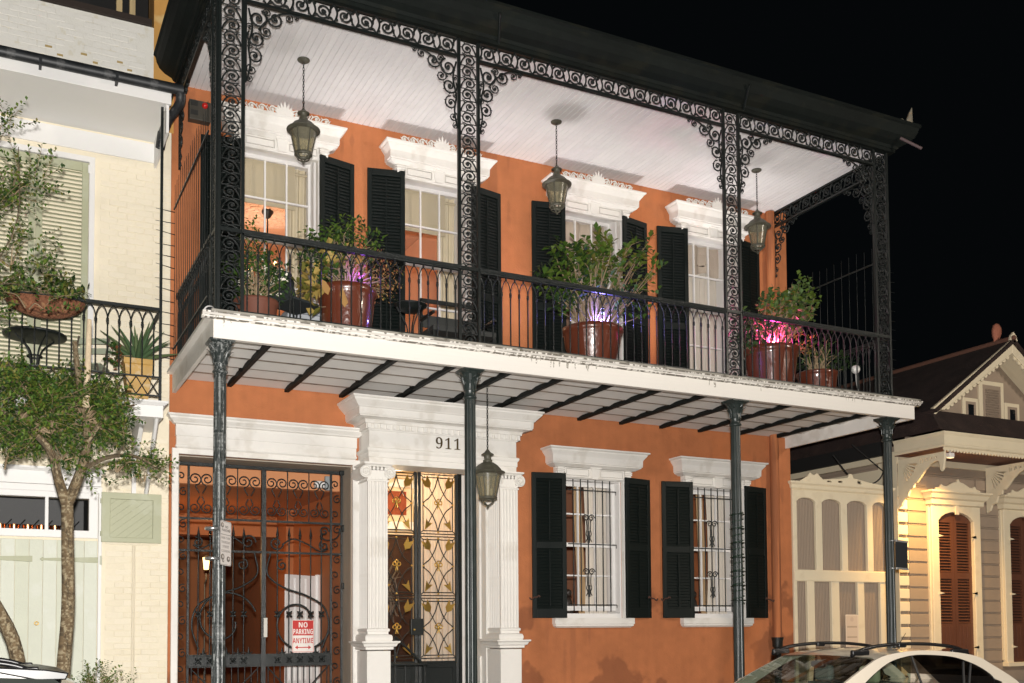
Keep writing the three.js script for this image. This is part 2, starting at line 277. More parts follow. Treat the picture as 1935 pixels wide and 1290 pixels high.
// carriageway behind the gate
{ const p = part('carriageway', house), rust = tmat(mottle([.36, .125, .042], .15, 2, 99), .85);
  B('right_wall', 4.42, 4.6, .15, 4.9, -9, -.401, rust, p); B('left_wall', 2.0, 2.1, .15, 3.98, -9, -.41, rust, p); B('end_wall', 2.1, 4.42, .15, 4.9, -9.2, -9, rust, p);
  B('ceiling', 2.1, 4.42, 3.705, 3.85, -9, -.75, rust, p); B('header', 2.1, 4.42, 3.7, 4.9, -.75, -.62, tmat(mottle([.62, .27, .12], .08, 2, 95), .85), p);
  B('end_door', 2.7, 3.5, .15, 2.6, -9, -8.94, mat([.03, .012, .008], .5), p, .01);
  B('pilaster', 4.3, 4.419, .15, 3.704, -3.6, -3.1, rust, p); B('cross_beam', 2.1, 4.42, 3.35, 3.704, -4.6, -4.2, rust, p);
  const sh = part('interior_shutter', p, [4.4, 0, -1.6]); sh.rotation.y = .6; sh.userData.label = 'white panelled shutter leaf';
  B('leaf', -.72, 0, .95, 2.55, -.03, .0, T.whiteClean, sh, .006); B('edge_stile', -.05, .03, .95, 2.57, -.03, .035, T.whiteClean, sh, .006);
  for (let k = 0; k < 5; k++) B('rib', -.66 + k * .12, -.6 + k * .12, 1.02, 2.5, 0, .02, T.whiteClean, sh, .006); }
// ---------------------------------------------------------------- iron carriage gate (part of the townhouse)
const swirl = (cx, cy, r, dir, a0 = 0, turns = 1.6, th = .012) => tube(spiral(cx, cy, r, r * .14, a0, turns, dir, 22), th, 34, 5);
{
  const z = -.36, gt = part('carriage_gate', house, [0, 0, z]);
  const add = (n, g) => M(n, g, T.iron, gt), r = (x0, y0, x1, y1, t = .01) => rod([x0, y0, 0], [x1, y1, 0], t, 6);
  add('top_rail', bg(2.13, 4.38, 3.9, 3.945, -.02, .02)); add('middle_post', bg(3.25, 3.31, .17, 3.93, -.03, .03));
  for (const y of [3.21, 2.79]) add('rail', bg(2.13, 4.37, y - .014, y + .014, -.012, .012));
  for (const x of [2.145, 2.3, 4.215, 4.365]) add('stile', bg(x - .014, x + .014, .17, 3.91, -.014, .014));
  for (const [a, b] of [[2.3, 3.25], [3.31, 4.2]]) { // upper scroll panel: pairs of C scrolls back to back
    const n = 3, w = (b - a) / n;
    for (let k = 0; k < n; k++) { const x = a + k * w;
      if (k) add('upper_bar', r(x, 3.2, x, 3.91, .008));
      for (const s of [-1, 1]) { const cx = x + w / 2 - s * w * .25, R = w * .27;
        add('scroll', tube([...spiral(cx, 3.73, .02, R, s > 0 ? 2 : 1.1, -1.55, s, 20), [x + w / 2 - s * .02, 3.54, 0]], .0085, 40, 5));
        add('scroll', tube([...spiral(cx, 3.35, .02, R * .9, s > 0 ? -2 : -1.1, 1.5, s, 20), [x + w / 2 - s * .015, 3.5, 0]], .0085, 40, 5)); } }
  }
  for (const [x, s] of [[2.22, 1], [4.29, -1]]) for (let y = .4, k = 0; y < 3.8; y += .21, k++) add('stile_scroll', tube(spiral(x + (k % 2 ? .015 : -.015), y, .06, .012, k % 2 ? 1.2 : 4.3, 1.3, k % 2 ? 1 : -1, 14), .008, 20, 4));
  for (const x of [2.43, 2.58, 2.73, 2.88, 3.02, 3.47, 3.63, 3.78, 3.93, 4.08]) { // spear-topped bars
    const yt = x < 3.25 ? 2.9 + .1 * Math.cos((x - 2.75) * 3) : 3.0;
    add('spear_bar', join([r(x, 1.4, x, yt, .0095), new THREE.ConeGeometry(.024, .14, 5).translate(x, yt + .09, 0), new THREE.SphereGeometry(.02, 6, 5).translate(x, yt, 0)]));
    const pet = []; for (let k = 0; k < 4; k++) { const a = Math.PI / 4 + k * Math.PI / 2; pet.push(new THREE.SphereGeometry(.026, 6, 5).scale(1, .6, .6).rotateZ(a).translate(x + Math.cos(a) * .03, 1.96 + Math.sin(a) * .03, .015)); }
    add('rosette', join(pet));
    add('rosette', join(pet).translate(0, -.615, .02));
    add('leaf_finial', join([new THREE.ConeGeometry(.03, .12, 5).scale(1, 1, .5).translate(x + .07, 1.47, 0), new THREE.ConeGeometry(.02, .08, 4).rotateZ(.8).translate(x + .04, 1.44, 0), new THREE.ConeGeometry(.02, .08, 4).rotateZ(-.8).translate(x + .1, 1.44, 0)]));
  }
  for (const [a, b, s] of [[2.31, 3.25, 1], [3.31, 4.2, -1]]) {
    add('band_plate', bg(a - .02, b + .02, 1.28, 1.41, -.015, .015)); add('band_edge', bg(a - .03, b + .03, 1.4, 1.43, -.025, .025)); add('band_edge', bg(a - .03, b + .03, 1.26, 1.29, -.025, .025));
    const cx = (a + b) / 2;
    add('great_scroll', tube([...spiral(s > 0 ? cx - .02 : cx + .02, 1.86, .15, .44, 0, -.95 * s * s, s, 26)], .014, 50, 5));
    add('great_scroll', tube([[cx + s * .38, 2.78, 0], [cx + s * .42, 2.5, 0], [cx + s * .2, 2.32, 0], [cx - s * .1, 2.22, 0], [cx - s * .36, 2.06, 0], [cx - s * .43, 1.8, 0], [cx - s * .34, 1.5, 0]], .013, 40, 5));
    add('crest_scroll', swirl(cx + s * .3, 2.92, .1, s, 0, 1.5)); add('crest_scroll', tube([[cx + s * .22, 2.9, 0], [cx + s * .08, 2.98, 0], [cx - s * .12, 2.92, 0], [cx - s * .32, 2.82, 0], [cx - s * .42, 2.86, 0]], .011, 24, 5));
    add('crest_scroll', swirl(cx - s * .36, 2.9, .07, -s, 2, 1.4)); add('crest_scroll', swirl(cx + s * .22, 2.62, .08, -s, 1.5, 1.4));
    for (let k = 0; k < 11; k++) { const x = a + .04 + (b - a - .08) * k / 10; add('lower_bar', r(x, .25, x, 1.27, .008)); }
    add('brace', r(a + .03, 1.25, cx, .8, .01)); add('brace', r(b - .03, 1.25, cx, .8, .01));
    add('bottom_rail', bg(a - .02, b + .02, .22, .26, -.015, .015));
  }
  add('corner_bracket', swirl(4.12, 3.1, .07, 1, 0, 1.4)); add('corner_bracket', tube([[4.36, 3.18, 0], [4.3, 3.02, 0], [4.15, 2.98, 0], [4.06, 3.03, 0]], .01, 16, 5));
  M('latch', bx(.05, .26, .03, .005), mat([.6, .58, .52], .4), gt, [3.3, 1.78, .05]);
  M('hinge', bx(.09, .06, .08, .01), T.iron, gt, [4.37, 3.92, .03]); for (const y of [3.15, 2.35]) M('hinge', bx(.05, .09, .07, .01), T.iron, gt, [4.385, y, .03]);
}
// ---------------------------------------------------------------- entrance: surround, vestibule, iron doors
{
  const c = 5.6, ds = part('door_surround', house);
  M('cornice', mould(2.24, .43, [[.29, .32], [.29, .3], [.27, .285], [.265, .265], [.2, .2], [.19, .185], [.175, .18], [.17, .09], [.16, .085], [.16, .07], [.06, .05], [.05, .03], [.05, 0]]), T.white, ds, [c, 4.49, 0]);
  M('dentil_band', mould(2.24, .43, [[.03, .07], [.03, 0]]), T.white, ds, [c, 4.42, 0]);
  const dg = bx(.045, .062, .03, .004); for (let k = 0; k < 26; k++) M('dentil', dg, T.white, ds, [c - 1.115 + k * .0892, 4.456, .47]);
  M('frieze', mould(2.2, .43, [[.02, .26], [.012, .245], [0, .24], [0, .02], [.03, .01], [.03, 0]]), T.white, ds, [c, 4.16, 0]);
  M('architrave', mould(2.2, .43, [[.035, .2], [.03, .175], [.012, .15], [.012, .085], [0, .08], [0, 0]]), T.white, ds, [c, 3.96, 0]);
  const font = await new FontLoader().loadAsync('fonts/droid/droid_serif_regular.typeface.json');
  '911'.split('').forEach((d, i) => { const t = new TextGeometry(d, { font, size: .155, depth: .014, curveSegments: 8 }); M('house_number', muv(t), mat([.09, .06, .02], .4, { metal: .6 }), ds, [5.44 + i * .135, 4.222, .452]); });
  for (const s of [-1, 1]) {
    const x = c + s * .98, p = part('pilaster', ds, [x, 0, 0]);
    B('pedestal', -.165, .165, .15, 1.46, 0, .47, T.white, p, .006);
    M('pedestal_cap', mould(.33, .47, [[.1, .12], [.1, .1], [.075, .085], [.06, .05], [.03, .04], [.03, .01], [0, 0]]), T.white, p, [0, 1.47, 0]);
    M('plinth', mould(.33, .47, [[.02, .26], [.05, .22], [.05, 0]]), T.white, p, [0, .15, 0]);
    M('base', mould(.28, .43, [[0, .17], [.02, .16], [.02, .13], [.006, .125], [.006, .09], [.04, .08], [.05, .055], [.05, .02], [.04, 0]]), T.white, p, [0, 1.59, 0]);
    const n = 5, W = .28, zf = .43, pl = [[-W / 2, 0]]; // fluted shaft: plan outline raised to its height
    for (let k = 0; k < 6; k++) for (let q = 0; q <= 5; q++) pl.push([-W / 2 + .02 * Math.sin(Math.PI * q / 5), .046 + k * .06 + .048 * q / 5]);
    pl.push([-W / 2, zf]);
    for (let k = 0; k < n; k++) for (let q = 0; q <= 5; q++) { const st = (W - .036) / n; pl.push([-W / 2 + .018 + k * st + .007 + (st - .014) * q / 5, zf - .024 * Math.sin(Math.PI * q / 5)]); }
    pl.push([W / 2, zf]);
    for (let k = 5; k >= 0; k--) for (let q = 5; q >= 0; q--) pl.push([W / 2 - .02 * Math.sin(Math.PI * q / 5), .046 + k * .06 + .048 * q / 5]);
    pl.push([W / 2, 0]);
    const sg = muv(ext(pl, 2.02).rotateX(Math.PI / 2).translate(0, 2.02, 0));
    M('shaft', sg, T.white, p, [0, 1.76, 0]);
    M('shaft_neck', mould(.27, .425, [[0, .15], [0, .03], [.018, .02], [.018, 0]]), T.white, p, [0, 3.72, 0]);
    M('abacus', mould(.3, .44, [[.06, .05], [.06, .03], [.03, .015], [.02, 0]]), T.white, p, [0, 3.915, 0]);
    const eg = []; for (let k = -2; k <= 2; k++) eg.push(new THREE.SphereGeometry(.03, 7, 5).scale(.8, 1, .6).translate(k * .055, 0, 0)); M('egg_moulding', join(eg), T.white, p, [0, 3.89, .44]);
    for (const q of [-1, 1]) { const v = part('volute', p, [q * .17, 3.845, .455]); M('volute_disc', new THREE.CylinderGeometry(.082, .082, .4, 20).rotateX(Math.PI / 2).translate(0, 0, -.21), T.white, v); M('volute_scroll', tube(spiral(0, 0, .08, .014, q > 0 ? 2.2 : .9, 2.1, q > 0 ? -1 : 1, 30), .009, 44, 5), T.white, v); }
    // panelled jamb between pilaster and door
    const jx = c + s * .86; const jm = part('jamb', ds);
    B('jamb_panel', Math.min(jx, c + s * .8), Math.max(jx, c + s * .8), .15, 4.1, -.6, .03, T.white, jm);
    for (const [y0, y1] of [[.4, 1.35], [1.6, 3.8]]) { const xx = c + s * .8; M('jamb_moulding', ext(rect(0, .42, y0, y1), .03, [rect(.06, .36, y0 + .06, y1 - .06)], .006).rotateY(s > 0 ? -Math.PI / 2 : Math.PI / 2), T.white, jm, [xx, 0, s > 0 ? -.54 : -.12]); }
  }
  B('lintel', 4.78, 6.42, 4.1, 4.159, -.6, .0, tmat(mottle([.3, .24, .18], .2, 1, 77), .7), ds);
  // vestibule
  const v = part('vestibule', house), cream = mat([.7, .58, .4], .8);
  B('vestibule_wall', 4.7, 4.79, .15, 4.5, -3, -.62, cream, v); B('vestibule_wall', 6.42, 6.5, .15, 4.5, -3, -.62, cream, v); B('vestibule_ceiling', 4.79, 6.42, 4.4, 4.5, -3, -.62, cream, v);
  B('vestibule_back', 4.79, 6.42, 3.35, 4.4, -3, -2.9, cream, v); B('transom_glass', 5.5, 6.3, 3.68, 4.08, -2.9, -2.88, mat([.25, .06, .03], .2), v); B('cornice_rail', 4.79, 6.42, 4.14, 4.28, -2.9, -2.82, T.whiteClean, v, .01); B('transom_sill', 4.79, 6.42, 3.42, 3.56, -2.92, -2.8, T.whiteClean, v, .01);
  B('inner_door', 4.79, 6.42, .15, 3.35, -2.98, -2.9, mat([.035, .014, .009], .35), v); 
  M('leaded_glass', join([...Array(14)].map((_, k) => tube([[5.72 + rr(0, .5), 1.75 + rr(0, 1.25), 0], [5.72 + rr(0, .5), 1.75 + rr(0, 1.25), 0], [5.72 + rr(0, .5), 1.75 + rr(0, 1.25), 0]], .008, 12, 4))), mat([.12, .1, .08], .3), v, [0, 0, -2.88]);
  for (const s of [-1, 1]) B('door_lining', s > 0 ? 6.302 : 4.8, s > 0 ? 6.4 : 4.898, .15, 4.1, -.66, -.602, T.white, v);
  // iron doors
  const zd = -.62, hw = .655;
  B('door_frame', c + hw, c + hw + .045, .16, 4.1, zd - .03, zd + .03, T.iron, v); B('door_frame', c - hw - .045, c - hw, .16, 4.1, zd - .03, zd + .03, T.iron, v); B('door_frame', c - hw, c + hw, 4.06, 4.1, zd - .03, zd + .03, T.iron, v);
  for (const s of [-1, 1]) {
    const d = part('iron_door', house, [c + s * hw / 2, 0, zd]); d.userData.label = s < 0 ? 'left leaf of the iron entrance door with gilt arrows' : 'right leaf of the iron entrance door with gilt arrows';
    const w = hw - .012, add = (n, g, m = T.iron) => M(n, g, m, d);
    add('stile', bg(-w / 2, -w / 2 + .045, .18, 4.05, -.02, .02)); add('stile', bg(w / 2 - .045, w / 2, .18, 4.05, -.02, .02));
    add('kick_panel', bg(-w / 2 + .045, w / 2 - .045, .2, 1.28, -.012, .012)); add('kick_moulding', ext(rect(-w / 2 + .05, w / 2 - .05, .25, 1.25), .03, [rect(-w / 2 + .11, w / 2 - .11, .32, 1.18)], .005));
    const px = w / 2 - .085;
    for (const [y0, y1] of [[1.32, 2.2], [2.24, 3.11], [3.15, 4.03]]) {
      const ya = y0 + .045, yb = y1 - .045, ym = (ya + yb) / 2, h = (yb - ya) / 2, R = (x0, yy0, x1, yy1, t = .008) => rod([x0, yy0, 0], [x1, yy1, 0], t, 5);
      add('panel_frame', join([R(-px, ya, px, ya), R(-px, yb, px, yb), R(-px, ya, -px, yb), R(px, ya, px, yb), R(-px, ya, -w / 2 + .03, y0), R(px, ya, w / 2 - .03, y0), R(-px, yb, -w / 2 + .03, y1), R(px, yb, w / 2 - .03, y1), R(-w / 2, y0, w / 2, y0), R(-w / 2, y1, w / 2, y1)]));
      for (const q of [-1, 1]) add('lattice_curve', tube([[0, yb, 0], [q * px * .2, ym + h * .62, 0], [q * px * .55, ym + h * .26, 0], [q * px, ym, 0], [q * px * .55, ym - h * .26, 0], [q * px * .2, ym - h * .62, 0], [0, ya, 0]], .009, 24, 5));
      for (const q of [-1, 1]) { // crossed arrows
        const a = [q * px * .68, ym + h * .72], b = [-q * px * .72, ym - h * .78];
        add('arrow_shaft', R(a[0], a[1], b[0], b[1], .007));
        const an = Math.atan2(a[1] - b[1], a[0] - b[0]) - Math.PI / 2;
        const fl = ext([[0, -.06], [.055, .0], [.055, .13], [0, .07], [-.055, .13], [-.055, 0]], .012, [], .003); const m1 = add('arrow_fletching', fl, T.gold); m1.position.set(a[0], a[1], .004); m1.rotation.z = an;
        const hd = ext([[0, -.09], [.06, .07], [0, .035], [-.06, .07]], .012, [], .003); const m2 = add('arrow_head', hd, T.gold); m2.position.set(b[0], b[1], .004); m2.rotation.z = an;
      }
      const bow = [new THREE.TorusGeometry(.026, .009, 5, 12).translate(-.034, .02, 0), new THREE.TorusGeometry(.026, .009, 5, 12).translate(.034, .02, 0), new THREE.TorusGeometry(.024, .009, 5, 12).translate(0, .05, 0), new THREE.SphereGeometry(.018, 8, 6), rod([0, 0, 0], [-.018, -.075, 0], .008, 5), rod([0, 0, 0], [.018, -.075, 0], .008, 5)];
      add('gilt_bow', join(bow), T.gold).position.set(0, ym, .018);
      for (const [x, y] of [[-px, ym], [px, ym], [0, yb + .018], [0, ya - .018]]) add('gilt_ball', new THREE.SphereGeometry(.016, 8, 6), T.gold).position.set(x, y, .008);
    }
    if (s < 0) { M('lock_box', bx(.2, .24, .06, .01), T.iron, d, [w / 2 - .02, 1.78, .03]); M('knob', new THREE.SphereGeometry(.018, 8, 6), T.gold, d, [w / 2 - .07, 1.74, .07]); }
  }
  // iron handrail of the front steps
  const st = thing('step_railing', 'low black iron railing in front of the entrance doors', 'railing', [5.0, .15, .35]);
  M('top_rail', rod([-.3, 1.12, 0], [.35, 1.12, 0], .018, 8), T.iron, st); for (let k = 0; k < 4; k++) M('baluster', rod([-.1 + k * .14, 0, 0], [-.1 + k * .14, 1.12, 0], .011, 6), T.iron, st); M('brace', rod([-.0, 1.5, -.3], [.3, 1.12, 0], .018, 6), T.iron, st); M('brace_foot', rod([0, 0, -.3], [0, 1.5, -.3], .014, 6), T.iron, st);
}
// ---------------------------------------------------------------- gallery
const CX = [2.13, 5.01, 8.91, 11.68], ZC = 2.55;
const gal = thing('iron_gallery', 'two storey gallery with cast iron lace columns, railing and white ceiling', 'gallery');
const fasciaTex = (() => { // white paint with black mildew along the top edge and drips running from it
  return tex(2048, 128, (u, v) => {
    const x = u * 10.4, y = v * .27; let c = mul([.77, .735, .68], 1 + .05 * (fbm(u, v, 16, 4, 101) - .5));
    const top = .226 + .03 * (fbm(u * 1, 0.3, 64, 3, 7) - .5);
    const speck = vn(u * 420, v * 14, 420, 3) * .5 + vn(u * 130, v * 5, 130, 4) * .35 + vn(u * 1200, v * 40, 1200, 8) * .15;
    if (y > top) c = mix(c, [.055, .042, .024], sm(.36, .54, speck) * .85);
    const col = vn(u * 520, 0, 520, 9), clump = vn(u * 26, 0, 26, 12), len = sm(.62, 1, col) * sm(.45, .85, clump) * .12;
    if (len > 0 && y > top - len) c = mix(c, [.1, .08, .045], .75 * sm(.3, .6, vn(u * 1500, v * 20, 1500, 6)));
    const ln = Math.abs(y - .196); if (ln < .0025 && vn(u * 120, 0, 120, 17) > .35) c = mix(c, [.14, .11, .07], .8);
    return c;
  }, 10.4, .27);
})();
{ const d = part('deck', gal), fm = tmat(fasciaTex, .55, { bumpMap: fineBump, bumpScale: .0015 });
  const g = mould(10.02, 2.66, [[.2, .255], [.195, .235], [.15, .205], [.065, .195], [.06, .19], [.045, .19], [.04, 0]]);
  // hollow underneath: fascia boards only
  M('fascia_board', muv(bg(2.03, 12.08, 4.765, 4.965, 2.63, 2.7), -2.03, -4.765), fm, d);
  M('fascia_crown', (() => { const gg = ext([[0, 0], [.035, 0], [.06, .012], [.07, .03], [.1, .045], [.105, .062], [0, .062]], 10.27); gg.rotateY(-Math.PI / 2); gg.translate(12.18, 0, 0); return muv(gg, -1.95, .2); })(), fm, d, [0, 4.962, 2.67]);
  B('end_fascia', 2.03, 2.075, 4.755, 4.985, 0.0, 2.63, T.white, d); B('end_fascia', 12.035, 12.08, 4.765, 4.965, 0.0, 2.63, T.white, d);
  B('end_crown', 1.96, 2.08, 4.986, 5.02, 0.0, 2.67, T.white, d); B('end_crown', 12.03, 12.17, 4.966, 5.02, 0.0, 2.67, T.white, d);
  const seamBrown = tmat(mottle([.33, .28, .23], .25, 1.1, 107, 256, [.12, .095, .07], .7), .8), soff = tmat(mottle([.72, .7, .67], .06, 2.3, 105, 256, [.35, .3, .24], .35), .6);
  for (let k = 0; k < 6; k++) { // wide painted boards with brown-grey strips at their seams, seen from below
    M('deck_board', bx(9.958, .02, .36, .004), soff, d, [7.055, 4.976 + rr(-.002, .002), .2 + k * .44], [-.15, 0, rr(-.0006, .0006)]);
    M('seam_strip', bx(9.958, .016, .085, .003), seamBrown, d, [7.055, 4.956, .425 + k * .44]);
  }
  B('deck_floor', 2.0, 12.15, 5.021, 5.05, .002, 2.76, tmat(mottle([.3, .28, .24], .3, 1.5, 106, 256, [.05, .045, .03], .9), .7), d);
  for (let k = 0; k < 13; k++) { const x = 2.79 + k * .75 - .045; if (x > 12) break; const b = part('beam', gal, [x, 0, 0]);
    B('bar', -.03, .03, 4.9, 4.96, -.05, 2.63, T.beam, b, .004); for (const z of [.75, 1.7]) B('bracket_clip', -.045, .045, 4.93, 4.985, z, z + .1, T.beam, b, .008); }
}
// fluted cast iron columns with leafy capitals
const flute = (() => { const g = new THREE.CylinderGeometry(1, 1.1, 1, 72, 1, true), p = g.attributes.position; for (let i = 0; i < p.count; i++) { const a = Math.atan2(p.getZ(i), p.getX(i)), k = 1 - .13 * Math.pow(Math.abs(Math.sin(a * 6)), .7); p.setX(i, p.getX(i) * k); p.setZ(i, p.getZ(i) * k); } g.computeVertexNormals(); g.translate(0, .5, 0); return g; })();
const acan = (() => { const g = ext([[-.012, 0], [.012, 0], [.02, .05], [.028, .09], [.02, .12], [0, .14], [-.02, .12], [-.028, .09], [-.02, .05]], .012, [], .003), p = g.attributes.position; for (let i = 0; i < p.count; i++) { const y = p.getY(i); p.setZ(i, p.getZ(i) + (y > .07 ? (y - .07) * (y - .07) * 14 : 0)); } g.computeVertexNormals(); return g; })();
CX.forEach((x, i) => {
  const c = part('column', gal, [x, 0, ZC]), m = i ? T.ironCol : T.ironStreaked;
  const s = M('shaft', flute.clone().scale(.064, 3.95, .064), m, c, [0, .5, 0]); muv(s.geometry);
  M('base', lathe([[.13, 0], [.13, .12], [.1, .14], [.11, .2], [.085, .24], [.09, .3], [.075, .36]], 20), m, c, [0, .15, 0]);
  M('astragal', lathe([[.06, 0], [.075, .012], [.082, .025], [.075, .04], [.064, .05], [.064, .09], [.078, .1], [.07, .115]], 20), m, c, [0, 4.42, 0]);
  M('bell', lathe([[.062, 0], [.066, .06], [.078, .13], [.1, .18], [.13, .215]], 18), m, c, [0, 4.52, 0]);
  for (let k = 0; k < 8; k++) { const a = k * Math.PI / 4; M('leaf', acan, m, c, [Math.sin(a) * .066, 4.535, Math.cos(a) * .066], [0, a, 0]); }
  for (let k = 0; k < 8; k++) { const a = (k + .5) * Math.PI / 4, l = M('leaf', acan, m, c, [Math.sin(a) * .076, 4.6, Math.cos(a) * .076], [0, a, 0]); l.scale.setScalar(.92); }
  M('abacus', mould(.19, .19, [[.035, .05], [.035, .03], [.01, .01], [0, 0]], true), m, c, [0, 4.722, 0]);
});
// cast iron lace -------------------------------------------------
const cap = (x, y, r) => new THREE.SphereGeometry(r, 6, 5).translate(x, y, 0);
const bud = (x, y, a, l = .035, w = .012) => new THREE.ConeGeometry(w, l, 4).rotateZ(a).translate(x, y, 0);
// one running scroll, 0.135 high, 0.17 wide
const laceUnit = (() => { const t = .0082, g = [tube([[-.085, -.07, 0], [-.07, -.015, 0], [-.03, .045, 0], ...spiral(.012, .0, .062, .014, 1.75, 1.35, -1, 16)], t, 40, 5), tube([[-.085, -.07, 0], [-.04, -.066, 0], [.02, -.074, 0], [.07, -.06, 0]], t * .8, 12, 4), cap(.012, 0, .019), bud(.045, .068, -.5), bud(.078, .01, -1.4), bud(-.05, .055, .7), bud(-.02, -.05, 2.4), bud(.04, -.052, -2.6, .028), tube([[-.03, .045, 0], [-.06, .06, 0], [-.083, .05, 0]], t * .7, 8, 4)]; return join(g); })();
// one frieze rosette, 0.24 wide, 0.2 high
const friezeUnit = (() => { const t = .0115, g = [tube(spiral(0, 0, .088, .018, 2.6, 1.55, -1, 22), t, 44, 5), cap(0, 0, .022), tube([[-.12, .1, 0], [-.085, .03, 0], [-.09, -.03, 0], [-.12, -.1, 0]], t, 14, 4), tube([[.12, .1, 0], [.085, .05, 0], [.05, .07, 0]], t, 10, 4), tube([[.12, -.1, 0], [.085, -.05, 0], [.08, .0, 0]], t, 10, 4), bud(.1, .075, -.8, .05, .018), bud(-.1, -.075, 2.3, .05, .018), bud(-.1, .075, .8, .05, .018), bud(.1, -.075, -2.3, .05, .018), bud(.035, .05, -.4, .04, .014), bud(-.03, -.05, 2.6, .04, .014)]; return join(g); })();
const bracketScroll = (() => { const t = .105, g = [tube(spiral(0, 0, 1, .2, 1.2, 1.5, -1, 24), t, 46, 5), new THREE.SphereGeometry(.24, 7, 5)]; for (let k = 0; k < 5; k++) { const t = .03 + k * .1, a = 1.2 - 9.425 * t, r = 1.1 - .8 * t; g.push(new THREE.ConeGeometry(.14, .42, 4).rotateZ(a - Math.PI / 2 - .5).translate(Math.cos(a) * r, Math.sin(a) * r, 0)); } return join(g); })();
// mirrored copies get their own wound geometry
const laceFlip = flip(laceUnit), friezeFlip = flip(friezeUnit).rotateZ(Math.PI), bracketFlip = flip(bracketScroll);
function lacePost(x, z, turn, w = .25, y0 = 5.03, y1 = 8.73, plate = true) {
  const p = part('lace_post', gal, [x, 0, z], turn), h = w / 2;
  for (const s of [-1, 1]) B('bar', s * h - .018, s * h + .018, y0, y1, -.02, .02, T.iron, p, .004);
  const n = Math.round((y1 - y0 - .06) / .139), st = (y1 - y0 - .06) / n;
  for (let k = 0; k < n; k++) { const m = M('scroll', k % 2 ? laceFlip : laceUnit, T.iron, p, [0, y0 + .03 + (k + .5) * st, 0]); m.scale.set((w - .05) / .17, 1, 1.1); }
  B('foot_plate', -h - .02, h + .02, y0 - .012, y0 + .03, -.04, .04, T.iron, p, .004);
  B('cross_plate', -h, h, 5.96, 6.0, -.018, .018, T.iron, p);
  return p;
}
CX.forEach((x, i) => lacePost(i === 0 ? x + .1 : i === 3 ? x - .02 : x, ZC, 0));
lacePost(2.09, ZC - .15, -Math.PI / 2, .25); lacePost(11.81, ZC - .15, Math.PI / 2, .25);
function lacePanel(name, len, pos, turn) {
  const f = part(name, gal, pos, turn); B('top_bar', 0, len, .205, .235, -.018, .018, T.iron, f); B('bottom_bar', 0, len, -.03, .0, -.024, .024, T.iron, f);
  const n = Math.round(len / .24), w = len / n; for (let k = 0; k < n; k++) { const m = M('scroll', k % 2 ? friezeFlip : friezeUnit, T.iron, f, [(k + .5) * w, .103, 0]); m.scale.x = w / .24; }
}
lacePanel('frieze', 2.5, [2.36, 8.525, ZC], 0); lacePanel('frieze', 3.63, [5.15, 8.525, ZC], 0); lacePanel('frieze', 2.48, [9.05, 8.525, ZC], 0);
lacePanel('frieze', 2.3, [2.09, 8.525, 2.35], Math.PI / 2); lacePanel('frieze', 2.3, [11.81, 8.525, 2.35], Math.PI / 2);
function spandrel(pos, turn, s) {
  const b = part('spandrel', gal, pos, turn), sc = (x, y, r, f = 1, a = 0) => { const m = M('scroll', s * f > 0 ? bracketScroll : bracketFlip, T.iron, b, [s * x, -y, 0]); m.scale.set(r, r, .11); m.rotation.z = a * s; };
  sc(.13, .15, .105); sc(.115, .37, .1, -1, .6); sc(.095, .57, .082, 1, .3); sc(.065, .73, .058, -1); sc(.04, .835, .036);
  sc(.32, .11, .088, -1, 1.2); sc(.47, .062, .05, 1, .5); sc(.22, .27, .062, -1, 1); sc(.045, .26, .04, 1, 2); sc(.04, .47, .035, 1, 1); sc(.23, .06, .045, 1, 2); sc(.56, .035, .028, -1);
  M('stem', tube([[s * .015, -.86, 0], [s * .05, -.66, 0], [s * .03, -.47, 0], [s * .07, -.26, 0], [s * .03, -.06, 0]], .011, 26, 5), T.iron, b); M('stem', tube([[s * .6, -.012, 0], [s * .4, -.03, 0], [s * .22, -.16, 0], [s * .14, -.27, 0]], .011, 20, 5), T.iron, b);
  M('edge_bar', bx(.02, .88, .03), T.iron, b, [0, -.44, 0]);
}
for (const [x, s] of [[2.38, 1], [4.88, -1], [5.14, 1], [8.78, -1], [9.04, 1], [11.52, -1]]) spandrel([x, 8.5, ZC], 0, s);
spandrel([11.81, 8.5, 2.26], Math.PI / 2, 1); spandrel([11.81, 8.5, .06], Math.PI / 2, -1); spandrel([2.09, 8.5, 2.26], Math.PI / 2, 1); spandrel([2.09, 8.5, .06], Math.PI / 2, -1);
// railings: lancet balusters
const balG = (() => { const r = .0085, c = [rod([0, 0, 0], [0, .62, 0], r, 6), new THREE.CylinderGeometry(.017, .014, .03, 7).translate(0, .6, 0), new THREE.CylinderGeometry(.013, .016, .016, 7).translate(0, .63, 0)]; for (const s of [-1, 1]) c.push(tube([[0, .62, 0], [s * .006, .68, 0], [s * .022, .735, 0], [s * .043, .77, 0], [s * .059, .785, 0]], .0065, 10, 5)); return join(c); })();
const knobG = new THREE.CylinderGeometry(.012, .012, .03, 6);
function railing(len, pos, turn) {
  const f = part('railing', gal, pos, turn);
  M('top_rail', join([bg(0, len, .89, .93, -.032, .032), bg(0, len, .87, .89, -.02, .02)]), T.iron, f); B('bottom_rail', 0, len, .03, .055, -.015, .015, T.iron, f);
  const n = Math.round(len / .118), w = len / n; for (let k = 0; k < n; k++) { const m = M('baluster', balG, T.iron, f, [(k + .5) * w, .055, 0]); m.scale.x = w / .118; }
  const kn = []; for (let k = 0; k <= n; k++) kn.push(knobG.clone().translate(Math.min(Math.max(k * w, .01), len - .01), .857, 0)); const m = M('rail_studs', join(kn), T.iron, f); m.userData.kind = 'stuff';
}
railing(2.54, [2.35, 5.07, ZC], 0); railing(3.64, [5.14, 5.07, ZC], 0); railing(2.5, [9.04, 5.07, ZC], 0); railing(2.26, [2.09, 5.07, 2.3], Math.PI / 2); railing(2.26, [11.81, 5.07, 2.3], Math.PI / 2);
